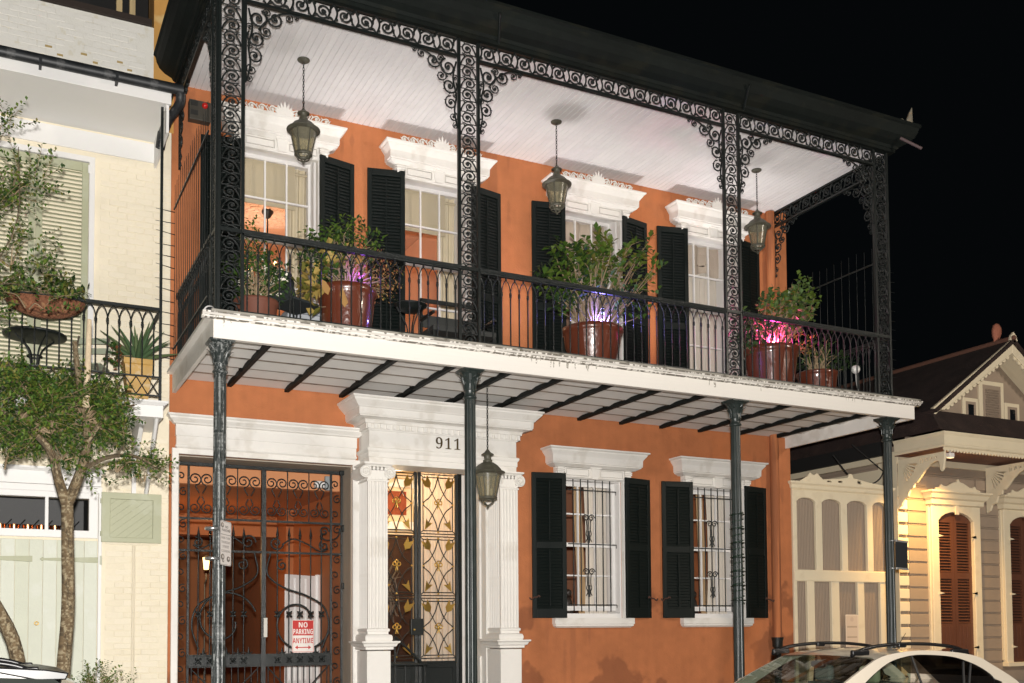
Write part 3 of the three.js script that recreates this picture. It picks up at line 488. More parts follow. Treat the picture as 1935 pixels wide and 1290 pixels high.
// spiked security screens at both ends
for (const [x, s, y1] of [[2.03, -1, 7.42], [11.87, 1, 7.46]]) {
  const f = part('spiked_screen', gal, [x, 0, 0]), n = s < 0 ? 17 : 15;
  for (let k = 0; k < n; k++) { const z = .12 + k * 2.2 / (n - 1); M('spear_bar', rod([0, 5.06, z], [0, y1 + rr(-.03, .03), z], .006, 5, .003), T.iron, f); }
  for (const y of s < 0 ? [5.3, 7.1] : [5.2, 7.2]) B('cross_bar', -.008, .008, y - .01, y + .01, .05, 2.35, T.iron, f);
  for (let k = 0; k < 14; k++) { const y = 5.15 + k * .145; M('side_spike', rod([0, y, s < 0 ? .12 : 2.36], [s * .24, y + rr(-.015, .02), s < 0 ? .12 + rr(0, .1) : 2.36], .006, 5, .002), T.iron, f); }
}
// beadboard ceiling
{ const c = part('ceiling', gal), n = 124, w = (11.86 - 2.12) / n, s = new THREE.Shape([[-w / 2 + .001, .009], [-w / 2 + .0055, 0], [w / 2 - .0055, 0], [w / 2 - .001, .009], [w / 2 - .0005, .02], [-w / 2 + .0005, .02]].map(p => new THREE.Vector2(...p)));
  const g = muv(new THREE.ExtrudeGeometry(s, { depth: 2.55, bevelEnabled: false }));
  const ms = [0, 1, 2].map(k => tmat(mottle([.81 - k * .015, .79 - k * .015, .785 - k * .012], .04, 1.3 + k * .2, 110 + k, 256, [.6, .56, .5], .1), .6));
  for (let k = 0; k < n; k++) M('ceiling_board', g, ms[Math.floor(rnd() * 3)], c, [2.12 + (k + .5) * w, 8.76 + rr(-.0008, .0008), .001]);
}
// roof with flared metal gutter
{ const r = part('gallery_roof', gal);
  const g = mould(9.86, 2.62, [[.27, .32], [.275, .285], [.25, .265], [.235, .2], [.2, .13], [.13, .07], [.05, .035], [.03, 0]]); // hollow box: the ceiling hangs inside it
  M('gutter', g, T.roofBlack, r, [6.97, 8.782, -.02]);
  B('front_header', 2.04, 11.9, 8.735, 8.781, 2.5, 2.62, T.roofBlack, r); B('end_header', 2.04, 2.119, 8.735, 8.781, .001, 2.5, T.roofBlack, r); B('end_header', 11.861, 11.9, 8.735, 8.781, .001, 2.5, T.roofBlack, r);
  M('overflow_pipe', rod([11.82, 8.86, 2.8], [12.02, 8.66, 3.0], .022, 8), mat([.12, .08, .08], .6), r);
  for (const x of [5.35, 9.05]) M('tie_rod', rod([x - .08, 8.96, 2.88], [x + .04, 8.75, 2.6], .016, 6), T.iron, r);
  M('corner_flashing', ext([[0, 0], [.13, .02], [.12, .3], [.06, .2], [.02, .12]], .02, [], .003), tmat(mottle([.2, .18, .14], .5, .3, 120, 128, [.4, .2, .06], .7), .7), r, [11.93, 9.06, 2.8]);
  M('flashing_curl', new THREE.TorusGeometry(.035, .01, 5, 12), T.bronze, r, [11.86, 9.12, 2.8]);
}
// ---------------------------------------------------------------- lanterns
function makeLantern(drop, k = 1) { // origin at the ceiling plate
  const g = new THREE.Group(), t = -drop, m = T.bronze;
  M('ceiling_plate', lathe([[0, -.03], [.05, -.028], [.075, -.012], [.078, 0], [0, 0]], 18), m, g);
  const ch = [], n = Math.round((drop - .02) / .036); for (let i = 0; i < n; i++) ch.push(new THREE.TorusGeometry(.015, .0042, 4, 9).scale(.75, 1.45, 1).rotateY(i % 2 ? Math.PI / 2 : 0).translate(0, -.03 - (i + .5) * (drop - .03) / n, 0));
  M('chain', join(ch), T.iron, g);
  const b = part('head', g, [0, t, 0]); b.scale.setScalar(k);
  M('finial', lathe([[.004, .02], [.02, -.005], [.04, -.03], [.075, -.052], [.075, -.06], [.045, -.062], [.042, -.115], [.055, -.12], [.055, -.14], [.05, -.15]], 20), m, b);
  M('dome', lathe([[.05, -.145], [.075, -.155], [.12, -.185], [.155, -.225], [.17, -.245], [.205, -.262], [.205, -.272], [.17, -.285], [.16, -.29]], 28), m, b);
  M('glass', lathe([[.152, -.29], [.095, -.555]], 28), T.lampGlass, b);
  for (let i = 0; i < 6; i++) { const a = i * Math.PI / 3 + .3; M('rib', rod([Math.sin(a) * .156, -.285, Math.cos(a) * .156], [Math.sin(a) * .098, -.56, Math.cos(a) * .098], .009, 5), m, b); }
  M('base_ring', lathe([[.09, -.55], [.108, -.552], [.112, -.575], [.098, -.59], [.085, -.585]], 24), m, b);
  for (let i = 0; i < 4; i++) { const a = i * Math.PI / 2 + .5, s = Math.sin(a), c = Math.cos(a); M('cradle_arm', tube([[s * .1, -.58, c * .1], [s * .085, -.615, c * .085], [s * .045, -.64, c * .045], [0, -.665, 0]], .008, 12, 5), m, b); }
  M('drop_finial', new THREE.SphereGeometry(.017, 8, 6), m, b, [0, -.672, 0]);
  M('candle_tube', join([rod([0, -.57, 0], [0, -.42, 0], .018, 8), rod([.035, -.57, .02], [.035, -.46, .02], .014, 8)]), mat([.5, .47, .38], .6), b);
  return g;
}
[[3.37, 8.758, 1.26, .62, 1, 'verdigris lantern hanging nearest the left end of the gallery ceiling'], [6.945, 8.758, 1.24, .62, 1, 'verdigris lantern hanging from the middle of the gallery ceiling'], [10.465, 8.758, 1.24, .62, 1, 'verdigris lantern hanging nearest the right end of the gallery ceiling'], [5.87, 4.985, 1.22, .88, 1.12, 'bronze lantern hanging before the front door under the balcony']].forEach(([x, y, z, d, k, label]) => {
  const l = makeLantern(d, k); l.name = uname('hanging_lantern'); l.position.set(x, y, z); l.userData = { label, category: 'lantern', group: 'hanging lanterns' }; scene.add(l);
});
// ---------------------------------------------------------------- foliage
class Leaves {
  constructor() { this.p = []; }
  add(o, d, n, len, w) { // o base, d direction, n leaf normal: two halves folded along the midrib
    const s = V(0, 0, 0).crossVectors(d, n).normalize(), tip = o.clone().addScaledVector(d, len), mid = o.clone().addScaledVector(d, len * .5);
    const l = mid.clone().addScaledVector(s, w).addScaledVector(n, w * .35), r = mid.clone().addScaledVector(s, -w).addScaledVector(n, w * .35);
    for (const v of [o, r, tip, o, tip, l]) this.p.push(v.x, v.y, v.z);
  }
  geo() { const g = new THREE.BufferGeometry(); g.setAttribute('position', new THREE.Float32BufferAttribute(this.p, 3)); g.computeVertexNormals(); return muv(g); }
}
const rdir = () => { const a = rr(0, 6.283), z = rr(-1, 1), q = Math.sqrt(1 - z * z); return V(q * Math.cos(a), z, q * Math.sin(a)); };
const leafM = (c, r = .6) => mat(c, r, { side: THREE.DoubleSide, specularIntensity: .5 });
const LM = { a: leafM([.05, .1, .013]), b: leafM([.085, .13, .018]), c: leafM([.02, .046, .01]), olive: leafM([.13, .125, .025]), dry: leafM([.36, .2, .07], .7), red: leafM([.2, .07, .03], .6), flower: leafM([.75, .7, .6], .8), yel: leafM([.35, .25, .07], .6), jade: leafM([.1, .16, .05], .35), jadeD: leafM([.045, .085, .03], .35) };
const bark = tmat(tex(512, 512, (u, v) => { let c = mix([.07, .045, .022], [.2, .14, .075], fbm(u, v, 10, 4, 130)); c = mix(c, [.36, .3, .19], sm(.44, .68, fbm(u, v, 26, 5, 133)) * .75); return mix(c, [.035, .024, .013], .7 * sm(.54, .7, fbm(u, v * .5, 16, 5, 137))); }, .5), .9, { bumpMap: coarseBump, bumpScale: .012 });
const twigM = mat([.3, .22, .13], .85);
// a shoot with leaves set alternately along it
function spray(L, o, d, len, n, leaf, w, droop = .3, spread = .9) {
  let p = o.clone(), dir = d.clone().normalize(); const st = len / n, pts = [p.clone()];
  for (let i = 0; i < n; i++) {
    dir.addScaledVector(V(rr(-.2, .2), -droop / n + rr(-.1, .1), rr(-.2, .2)), .6).normalize(); p = p.clone().addScaledVector(dir, st); pts.push(p);
    const k = Array.isArray(L) ? L[Math.floor(rnd() * L.length)] : L, side = rdir().cross(dir).normalize(), ld = dir.clone().multiplyScalar(1 - spread * .6).addScaledVector(side, spread).normalize();
    k.add(p, ld, V(rr(-.4, .4), 1, rr(-.4, .4)).normalize(), leaf * rr(.7, 1.25), w * rr(.8, 1.2));
  }
  return pts;
}
const potPlantLabels = [];
function pot(g, r, h, m, bell = .8) { // rounded rim, tapering to the foot
  M('pot', muv(lathe([[0, 0], [r * bell * .92, 0], [r * bell, .03], [r * .93, h * .6], [r * .96, h * .82], [r * 1.02, h * .86], [r * 1.05, h * .92], [r * 1.03, h * .985], [r * .96, h], [r * .9, h * .97], [r * .88, h * .85], [0, h * .85]], 44)), m, g);
  M('soil', new THREE.CylinderGeometry(r * .87, r * .87, .02, 24), T.soil, g, [0, h * .86, 0]);
}
function bush(g, y0, spec) { // spec: list of {L, n, c:[x,y,z], r:[x,y,z], len, k, leaf, w, droop}
  const stems = [], sets = {};
  for (const s of spec) {
    const ls = s.L.map(n => sets[n] || (sets[n] = new Leaves()));
    for (let i = 0; i < s.n; i++) {
      const d = rdir(), q = V(s.c[0] + d.x * s.r[0] * Math.cbrt(rnd()), s.c[1] + d.y * s.r[1] * Math.cbrt(rnd()), s.c[2] + d.z * s.r[2] * Math.cbrt(rnd()));
      const up = V(q.x, Math.max(.15, (q.y - y0) * .8), q.z).normalize().add(rdir().multiplyScalar(.45)).normalize();
      const o = q.clone().addScaledVector(up, -s.len * .5), pts = spray(ls, o, up, s.len, s.k, s.leaf, s.w, s.droop === undefined ? .3 : s.droop);
      if (i % (s.every || 3) === 0) { const root = V(q.x * .12 + rr(-.06, .06), y0, q.z * .12 + rr(-.06, .06)); stems.push(taper([root, root.clone().lerp(o, .45).add(V(rr(-.04, .04), .03, rr(-.04, .04))), o, pts[Math.floor(pts.length / 2)]], t => (s.stem || .011) * (1 - .75 * t), 10, 5)); }
    }
  }
  if (stems.length) M('stems', join(stems), twigM, g).userData.kind = 'stuff';
  for (const k in sets) M(k === 'flower' ? 'flowers' : 'foliage', sets[k].geo(), LM[k], g).userData.kind = 'stuff';
}
const DK = 5.05; // gallery deck level
{ const g = thing('potted_plant', 'white flowering shrub in a terracotta pot behind the left end of the gallery railing', 'plant', [2.62, DK, 2.05]);
  pot(g, .24, .36, mat([.14, .045, .025], .7)); bush(g, .32, [{ L: ['a', 'c', 'jadeD'], n: 120, c: [0, .6, .02], r: [.36, .32, .28], len: .2, k: 8, leaf: .06, w: .018 }, { L: ['flower'], n: 26, c: [0, .58, .06], r: [.36, .26, .28], len: .08, k: 5, leaf: .03, w: .013 }, { L: ['a'], n: 18, c: [-.05, 1.0, 0], r: [.1, .25, .1], len: .2, k: 7, leaf: .05, w: .016 }]); }
{ const g = thing('potted_plant', 'glazed red pot with mixed trailing plants, second from the left on the gallery', 'plant', [3.66, DK, 2.08]);
  pot(g, .335, .63, T.terra, .8); bush(g, .6, [{ L: ['a', 'b', 'c'], n: 64, c: [.0, 1.12, 0], r: [.42, .3, .34], len: .3, k: 9, leaf: .065, w: .018 }, { L: ['red', 'dry', 'olive'], n: 90, c: [.3, .82, .05], r: [.3, .28, .28], len: .26, k: 10, leaf: .04, w: .009, droop: 1 }, { L: ['a', 'c'], n: 40, c: [-.28, .85, .06], r: [.28, .3, .28], len: .25, k: 7, leaf: .07, w: .026 }, { L: ['yel', 'olive'], n: 12, c: [-.42, .55, .14], r: [.16, .26, .14], len: .16, k: 4, leaf: .14, w: .06, droop: 1.2 }, { L: ['yel', 'olive'], n: 14, c: [-.2, .88, .2], r: [.24, .16, .12], len: .14, k: 4, leaf: .12, w: .05 }]);
  M('dead_leaf', ext([[0, 0], [.05, .06], [.03, .16], [0, .26], [-.035, .15], [-.03, .05]], .006), LM.dry, g, [-.14, .3, .36], [-.15, 0, .1]); M('dead_leaf', ext([[0, 0], [.05, .06], [.03, .16], [0, .2], [-.035, .15], [-.03, .05]], .006), LM.dry, g, [-.3, .45, .26], [-.15, -.5, .3]);
  M('palm_frond', join([...Array(9)].map((_, k) => rod([0, 0, 0], [(k - 4) * .022, .17 - Math.abs(k - 4) * .012, 0], .006, 4, .002))), LM.dry, g, [.03, .82, .36]); }
{ const g = thing('potted_plant', 'tall leafy ficus in a glazed red bowl pot lit violet, middle of the gallery', 'plant', [6.98, DK, 2.08]);
  pot(g, .385, .58, T.terra, .66); bush(g, .5, [{ L: ['a', 'b', 'c'], n: 60, c: [-.32, 1.25, 0], r: [.36, .38, .34], len: .3, k: 8, leaf: .1, w: .038, stem: .014 }, { L: ['a', 'b', 'olive'], n: 34, c: [.12, 1.5, 0], r: [.3, .32, .3], len: .3, k: 8, leaf: .1, w: .038, stem: .014 }, { L: ['b', 'olive', 'a'], n: 30, c: [.72, 1.52, -.05], r: [.36, .42, .3], len: .34, k: 7, leaf: .09, w: .034, every: 1, stem: .013 }, { L: ['a', 'c'], n: 24, c: [.32, .95, .05], r: [.52, .22, .3], len: .3, k: 7, leaf: .075, w: .026, every: 2, stem: .013 }, { L: ['a', 'c'], n: 24, c: [-.4, .85, .05], r: [.2, .2, .2], len: .26, k: 7, leaf: .07, w: .026 }]); }
{ const g = thing('potted_plant', 'jade shrub in a glazed red pot lit pink, near the right end of the gallery', 'plant', [9.95, DK, 2.08]);
  pot(g, .38, .66, T.terra, .8); bush(g, .58, [{ L: ['jade', 'jadeD', 'b'], n: 80, c: [.12, 1.12, 0], r: [.52, .32, .4], len: .3, k: 9, leaf: .075, w: .032, every: 2, droop: -.2 }, { L: ['jade', 'b'], n: 40, c: [.5, 1.35, 0], r: [.3, .36, .25], len: .32, k: 8, leaf: .075, w: .032, every: 1, droop: -.3, stem: .013 }, { L: ['jadeD', 'c'], n: 50, c: [-.36, .82, .1], r: [.3, .3, .3], len: .26, k: 8, leaf: .065, w: .026 }, { L: ['dry', 'olive'], n: 20, c: [.42, .75, .1], r: [.16, .2, .2], len: .2, k: 7, leaf: .05, w: .015 }]); }
{ const g = thing('potted_plant', 'small glazed red pot with spiky foliage at the far right of the gallery', 'plant', [10.75, DK, 2.15]);
  pot(g, .29, .38, T.terra, .86); bush(g, .3, [{ L: ['c', 'jadeD', 'a'], n: 40, c: [.0, .62, 0], r: [.26, .3, .24], len: .34, k: 7, leaf: .1, w: .012, droop: 0, every: 1 }, { L: ['c'], n: 18, c: [.4, .6, -.1], r: [.4, .2, .2], len: .3, k: 6, leaf: .06, w: .018 }]); }
// coloured spotlights stuck into the soil
function spotlight(label, x, y, z, c, k, vis = 1) {
  const g = thing('garden_spotlight', label, 'spotlight', [x, y, z], 0, 'coloured plant spotlights');
  M('housing', lathe([[0, 0], [.03, .0], [.04, .05], [.036, .055], [.0, .02]], 12), T.iron, g); M('spike', rod([0, -.12, 0], [0, 0, 0], .008, 5), T.iron, g); M('lens', new THREE.CylinderGeometry(.033, .033, .006, 12), T.bulb(...c, vis), g, [0, .046, 0]);
  const L = new THREE.PointLight(new THREE.Color().setRGB(...c), k); lamp(L, x, y + .09, z, 1.2);
}
spotlight('small violet spotlight in the pot with trailing plants', 3.76, DK + .66, 2.26, [.35, .08, 1], .35, 3);
spotlight('blue violet spotlight in the tall ficus pot', 7.05, DK + .57, 2.2, [.24, .2, 1], 3.6, 4);
spotlight('pink spotlight in the jade shrub pot', 9.86, DK + .63, 2.24, [1, .05, .35], 5, 4);
// unseen floor uplights between the windows; the rightmost is added to brighten the ceiling
for (const [x, n] of [[4.52, 'leftmost'], [6.92, 'second'], [9.34, 'third'], [11.22, 'rightmost']]) {
  const g = thing('floor_uplight', n + ' floor uplight between the upstairs shutters', 'uplight', [x, DK, .45], 0, 'gallery uplights');
  M('can', lathe([[0, 0], [.3, 0], [.32, .02], [.35, .14], [.34, .14], [.32, .1], [0, .1]], 20), T.iron, g); M('lens', new THREE.CylinderGeometry(.31, .31, .008, 18), T.bulb(1, .92, .88, .8), g, [0, .11, 0]);
  const L = new THREE.SpotLight(new THREE.Color().setRGB(1, .94, .92), 20, 0, .62, 1); lamp(L, x, DK + .16, .45, 16); L.target.position.set(x, 9, .5); scene.add(L.target);
}
// ---------------------------------------------------------------- gallery furniture
{ const b = thing('metal_bench', 'black metal bench behind the railing beside the middle lace post', 'bench', [5.35, DK, 1.45]), m = T.iron;
  for (const [x, z] of [[-.42, .2], [.42, .2], [-.42, -.22], [.42, -.22]]) M('leg', bx(.03, z < 0 ? .95 : .45, .03), m, b, [x, z < 0 ? .475 : .225, z]);
  M('seat', bx(.88, .07, .46, .01), mat([.03, .032, .03], .6), b, [0, .46, 0]); M('back_rail', bx(.87, .05, .03), m, b, [0, .93, -.22]); M('back_slab', bx(.8, .16, .02), mat([.03, .032, .03], .6), b, [0, .66, -.22]);
  for (const s of [-1, 1]) M('arm', bx(.03, .03, .44), m, b, [s * .43, .66, 0]); }
{ const t = thing('wire_table', 'small round wire plant stand on three bent legs beside the bench', 'stand', [4.66, DK, 1.55]);
  M('top', lathe([[.2, 0], [.21, .01], [.2, .02], [.16, -.04], [.1, -.07], [0, -.08]], 20), T.iron, t, [0, .72, 0]); for (let k = 0; k < 3; k++) { const a = k * 2.094 + .4; M('leg', tube([[Math.sin(a) * .18, .7, Math.cos(a) * .18], [Math.sin(a) * .04, .4, Math.cos(a) * .04], [Math.sin(a) * .2, .02, Math.cos(a) * .2]], .009, 14, 5), T.iron, t); } }
{ const c = thing('patio_chair', 'dark sling chair with curved arm behind the white flowering shrub', 'chair', [3.1, DK, 1.9], .5); const cloth = mat([.02, .026, .028], .8);
  M('seat', bx(.45, .03, .45, .01), cloth, c, [0, .42, 0]); M('back', bx(.45, .5, .025, .01), cloth, c, [0, .68, -.24], [-.25, 0, 0]); for (const s of [-1, 1]) { M('arm', tube([[s * .24, .66, -.28], [s * .25, .68, 0], [s * .24, .6, .22], [s * .24, .42, .2]], .011, 14, 5), T.iron, c); M('leg', rod([s * .22, 0, .22], [s * .22, .42, .2], .012, 5), T.iron, c); M('leg', rod([s * .22, 0, -.25], [s * .22, .42, -.2], .012, 5), T.iron, c); } }
{ const b = thing('storage_box', 'pale box on the gallery floor left of the big glazed pot', 'box', [3.35, DK, 1.2]); M('body', bx(.4, .5, .35, .01), mat([.4, .42, .45], .6), b, [0, .25, 0]); M('lid', bx(.43, .04, .38, .01), mat([.3, .32, .35], .6), b, [0, .52, 0]); }
// hooks and lamps fixed to the gallery
{ const f = thing('flood_lamp', 'white round flood lamp on the left front corner of the balcony fascia', 'lamp', [2.0, 5.06, 2.62], -.5); M('hood', lathe([[0, -.1], [.05, -.09], [.062, 0], [.055, 0], [.045, -.07], [0, -.075]], 18).rotateX(Math.PI / 2), T.whiteClean, f); M('lens', new THREE.CircleGeometry(.05, 16), T.dark, f, [0, 0, -.012]); M('arm', rod([.0, -.02, -.05], [.1, -.04, -.1], .018, 6), T.whiteClean, f); }
{ const f = thing('globe_lamp', 'small unlit white globe lamp behind the right end of the gallery railing', 'lamp', [11.5, DK, 2.2]); M('globe', new THREE.SphereGeometry(.065, 14, 10), mat([.8, .78, .74], .35), f, [-.05, .5, 0]); M('stem', tube([[-.05, .44, 0], [-.03, .25, 0], [.06, .02, 0]], .01, 12, 5), mat([.4, .4, .38], .5), f); M('bracket', rod([-.12, .48, 0], [-.06, .48, 0], .025, 6), mat([.5, .5, .48], .5), f); }
{ const a = thing('alarm_box', 'dark metal alarm box with a red lamp high on the orange wall', 'alarm box', [2.33, 8.42, .0]); M('box', bx(.27, .26, .12, .01), mat([.05, .045, .035], .5), a, [0, 0, .062]); M('vent_plate', bx(.09, .06, .01), mat([.02, .02, .018], .5), a, [-.07, .08, .125]); M('vent_plate', bx(.09, .06, .01), mat([.02, .02, .018], .5), a, [-.07, -.04, .125]); M('red_lamp', new THREE.SphereGeometry(.04, 12, 8), mat([.5, .02, .015], .25), a, [.06, .07, .13]); }
{ const w = thing('gate_light', 'small white flood light fixed inside the top right of the carriage gate', 'lamp', [4.2, 3.8, -.55]); M('head', bx(.14, .1, .1, .02), T.whiteClean, w, [-.1, -.03, .02]); M('box', bx(.1, .2, .06, .01), mat([.3, .33, .34], .5), w, [.04, 0, -.02]); }
// ---------------------------------------------------------------- signs
function canvasTex(w, h, draw) { const c = document.createElement('canvas'); c.width = w; c.height = h; draw(c.getContext('2d'), w, h); const t = new THREE.CanvasTexture(c); t.colorSpace = THREE.SRGBColorSpace; return t; }
function signPlate(w, h, r, tx, name, parent, pos, rot) {
  const s = new THREE.Shape(), x = w / 2, y = h / 2; s.moveTo(-x + r, -y); s.lineTo(x - r, -y); s.absarc(x - r, -y + r, r, -Math.PI / 2, 0); s.lineTo(x, y - r); s.absarc(x - r, y - r, r, 0, Math.PI / 2); s.lineTo(-x + r, y); s.absarc(-x + r, y - r, r, Math.PI / 2, Math.PI); s.lineTo(-x, -y + r); s.absarc(-x + r, -y + r, r, Math.PI, Math.PI * 1.5);
  const g = new THREE.ShapeGeometry(s, 6), p = g.attributes.position, uv = g.attributes.uv; for (let i = 0; i < p.count; i++) uv.setXY(i, p.getX(i) / w + .5, p.getY(i) / h + .5);
  const back = new THREE.ExtrudeGeometry(s, { depth: .003, bevelEnabled: false }); M('plate', back, mat([.35, .35, .35], .4, { metal: .6 }), parent, [pos[0], pos[1], pos[2] - .0045], rot); return M(name, g, new THREE.MeshPhysicalMaterial({ map: tx, roughness: .35 }), parent, pos, rot);
}
{ const g = thing('no_parking_sign', 'red and white NO PARKING ANYTIME sign wired to the carriage gate', 'sign', [3.81, 1.66, -.3]);
  signPlate(.305, .445, .03, canvasTex(384, 560, (c, w, h) => { c.fillStyle = '#e9e2dc'; c.fillRect(0, 0, w, h); c.fillStyle = '#c33a37'; c.fillRect(14, 14, w - 28, h * .45); c.strokeStyle = '#c33a37'; c.lineWidth = 7; c.strokeRect(14, 14, w - 28, h - 28); c.textAlign = 'center'; c.fillStyle = '#efe8e2'; c.font = 'bold 122px sans-serif'; c.save(); c.translate(w / 2, 130); c.scale(.9, 1); c.fillText('NO', 0, 0); c.restore(); c.save(); c.translate(w / 2, 244); c.scale(.66, 1); c.fillText('PARKING', 0, 0); c.restore(); c.fillStyle = '#c33a37'; c.save(); c.translate(w / 2, 398); c.scale(.66, 1); c.fillText('ANYTIME', 0, 0); c.restore(); c.fillRect(80, 462, w - 160, 16); for (const s of [-1, 1]) { c.beginPath(); c.moveTo(w / 2 + s * (w / 2 - 50), 470); c.lineTo(w / 2 + s * (w / 2 - 100), 436); c.lineTo(w / 2 + s * (w / 2 - 100), 504); c.fill(); } }), 'sign_face', g, [0, 0, 0]); }
{ const g = thing('street_cleaning_sign', 'white street cleaning sign covered in stickers strapped to the left gallery column', 'sign', [2.12, 2.64, 2.62], 1.0);
  signPlate(.305, .46, .025, canvasTex(256, 590, (c, w, h) => { c.fillStyle = '#e6e0dc'; c.fillRect(0, 0, w, h); c.strokeStyle = '#3a3836'; c.lineWidth = 5; c.strokeRect(10, 10, w - 20, h - 20); c.fillRect(12, 12, w - 24, h - 24); c.fillStyle = '#4a4440'; c.fillRect(12, 178, w - 24, 6); c.textAlign = 'center'; c.fillStyle = '#5c5450'; c.font = 'bold 46px sans-serif'; c.fillText('NO', w / 2 + 20, 92); c.fillText('PARKING', w / 2, 140, 190); c.font = 'bold 44px sans-serif'; c.fillStyle = '#8b8480'; ['8AM-11AM', 'THURSDAY', 'STREET', 'CLEANING'].forEach((t, i) => c.fillText(t, w / 2, 240 + i * 58, 200)); for (const [x, y, r] of [[50, 60, 34], [58, 480, 40], [190, 500, 38], [70, 530, 22], [210, 120, 20]]) { c.fillStyle = '#6e6660'; c.beginPath(); c.arc(x, y, r, 0, 7); c.fill(); c.fillStyle = '#d8d0ca'; c.beginPath(); c.arc(x + 6, y - 4, r * .5, 0, 7); c.fill(); } }), 'sign_face', g, [.02, 0, .06]);
  for (const y of [.15, -.16]) M('strap', new THREE.TorusGeometry(.075, .01, 5, 20).scale(1, 1, 1.6).rotateX(Math.PI / 2), mat([.5, .5, .5], .3, { metal: .8 }), g, [-.03, y, -.06]); }
{ const g = thing('sign_back', 'bare metal back of a street sign strapped to the right gallery column', 'sign', [11.75, 2.78, 2.5], .35);
  M('plate', bx(.42, .43, .004), mat([.05, .055, .06], .45, { metal: .3 }), g, [.1, 0, .12]); for (const y of [.2, -.2]) M('strap', bx(.42, .03, .012, .003), mat([.75, .75, .73], .35, { metal: .6 }), g, [.1, y, .128]); for (const y of [.2, -.2]) M('strap_ring', new THREE.TorusGeometry(.078, .009, 5, 18).rotateX(Math.PI / 2), mat([.5, .5, .5], .3, { metal: .8 }), g, [-.06, y, .05]); }
{ const g = thing('light_string', 'green wire and fairy lights wound round the third gallery column', 'string lights', [8.91, 0, ZC]); // wound bundle between 2.0 and 3.3 m
  const ps = []; for (let i = 0; i <= 200; i++) { const a = i * .42; ps.push([Math.sin(a) * .083, 2.05 + i * .0062, Math.cos(a) * .083]); } M('wire', tube(ps, .006, 400, 4), mat([.006, .03, .012], .35), g);
  for (let k = 0; k < 7; k++) M('loop', new THREE.TorusGeometry(.092, .008, 5, 18).rotateX(Math.PI / 2 + rr(-.1, .1)), mat([.005, .015, .008], .4), g, [0, 2.1 + k * .19, 0]); }
// ---------------------------------------------------------------- curtains, blinds, chandelier inside the upper rooms
function drape(w, h, folds, depth, gather = 0) {
  const g = new THREE.PlaneGeometry(w, h, folds * 8, 14), p = g.attributes.position, ph = rr(0, 6);
  for (let i = 0; i < p.count; i++) { const u = p.getX(i) / w + .5, v = p.getY(i) / h + .5; p.setZ(i, depth * Math.sin(u * folds * 6.283 + ph + .6 * Math.sin(v * 3)) * (.5 + .5 * vn(u * 9, v * 2, 99, 5))); if (gather) p.setX(i, p.getX(i) * (1 - gather * Math.sin(v * 3.14)) + gather * w * .3 * Math.sin(v * 3.14)); }
  g.computeVertexNormals(); return muv(g);
}
const cm = tmat(mottle([.66, .58, .42], .06, .7, 35), .9, { side: THREE.DoubleSide });
const cw = tmat(mottle([.68, .62, .54], .05, .7, 36), .9, { side: THREE.DoubleSide });
UC.forEach((c, i) => {
  const n = ['leftmost', 'second', 'third', 'rightmost'][i];
  if (i < 2) {
    top1('curtain', 'cream curtain at the right side of the ' + n + ' upstairs window', 'curtain', drape(.36, 3.06, 4, .035), cm, [c + .37, 6.62, -.4], null, 'upstairs curtains');
    top1('roller_blind', 'beige roller blind at the top of the ' + n + ' upstairs window', 'blind', bx(.8, .62, .012), T.blind, [c - .1, 7.83, -.34], null, 'roller blinds');
    top1('curtain_rod', 'pale curtain pole above the ' + n + ' upstairs window', 'curtain pole', rod([c - .5, 8.04, -.36], [c + .5, 8.04, -.36], .02, 8), T.blind, null, null, 'curtain poles');
  } else {
    top1('curtain', 'pale curtain gathered at the right of the ' + n + ' upstairs window', 'curtain', drape(.62, 3.0, 6, .04), cw, [c + .2, 6.6, -.42], null, 'upstairs curtains');
    const g = drape(.98, .55, 4, .04); { const p = g.attributes.position; for (let k = 0; k < p.count; k++) if (p.getY(k) < -.1) p.setY(k, p.getY(k) + .09 * Math.abs(Math.sin((p.getX(k) + .5) * 7))); g.computeVertexNormals(); }
    top1('valance', 'swagged valance at the top of the ' + n + ' upstairs window', 'valance', g, tmat(mottle([.5, .42, .34], .08, .6, 37), .9, { side: THREE.DoubleSide }), [c, 7.87, -.36], null, 'valances');
  }
});
LC.forEach((c, i) => {
  top1('curtain', 'cream curtain inside the ' + (i ? 'right' : 'left') + ' barred ground floor window', 'curtain', drape(.42, 2.1, 5, .03, .12), cw, [c + .28, 2.98, -.34], null, 'ground floor curtains');
  top1('curtain', 'tan drape edge beside the cream curtain in the ' + (i ? 'right' : 'left') + ' barred window', 'curtain', drape(.14, 2.1, 2, .03), tmat(mottle([.45, .3, .16], .1, .6, 38), .9, { side: THREE.DoubleSide }), [c + .02, 2.98, -.38], [0, 0, .04], 'ground floor curtains');
});
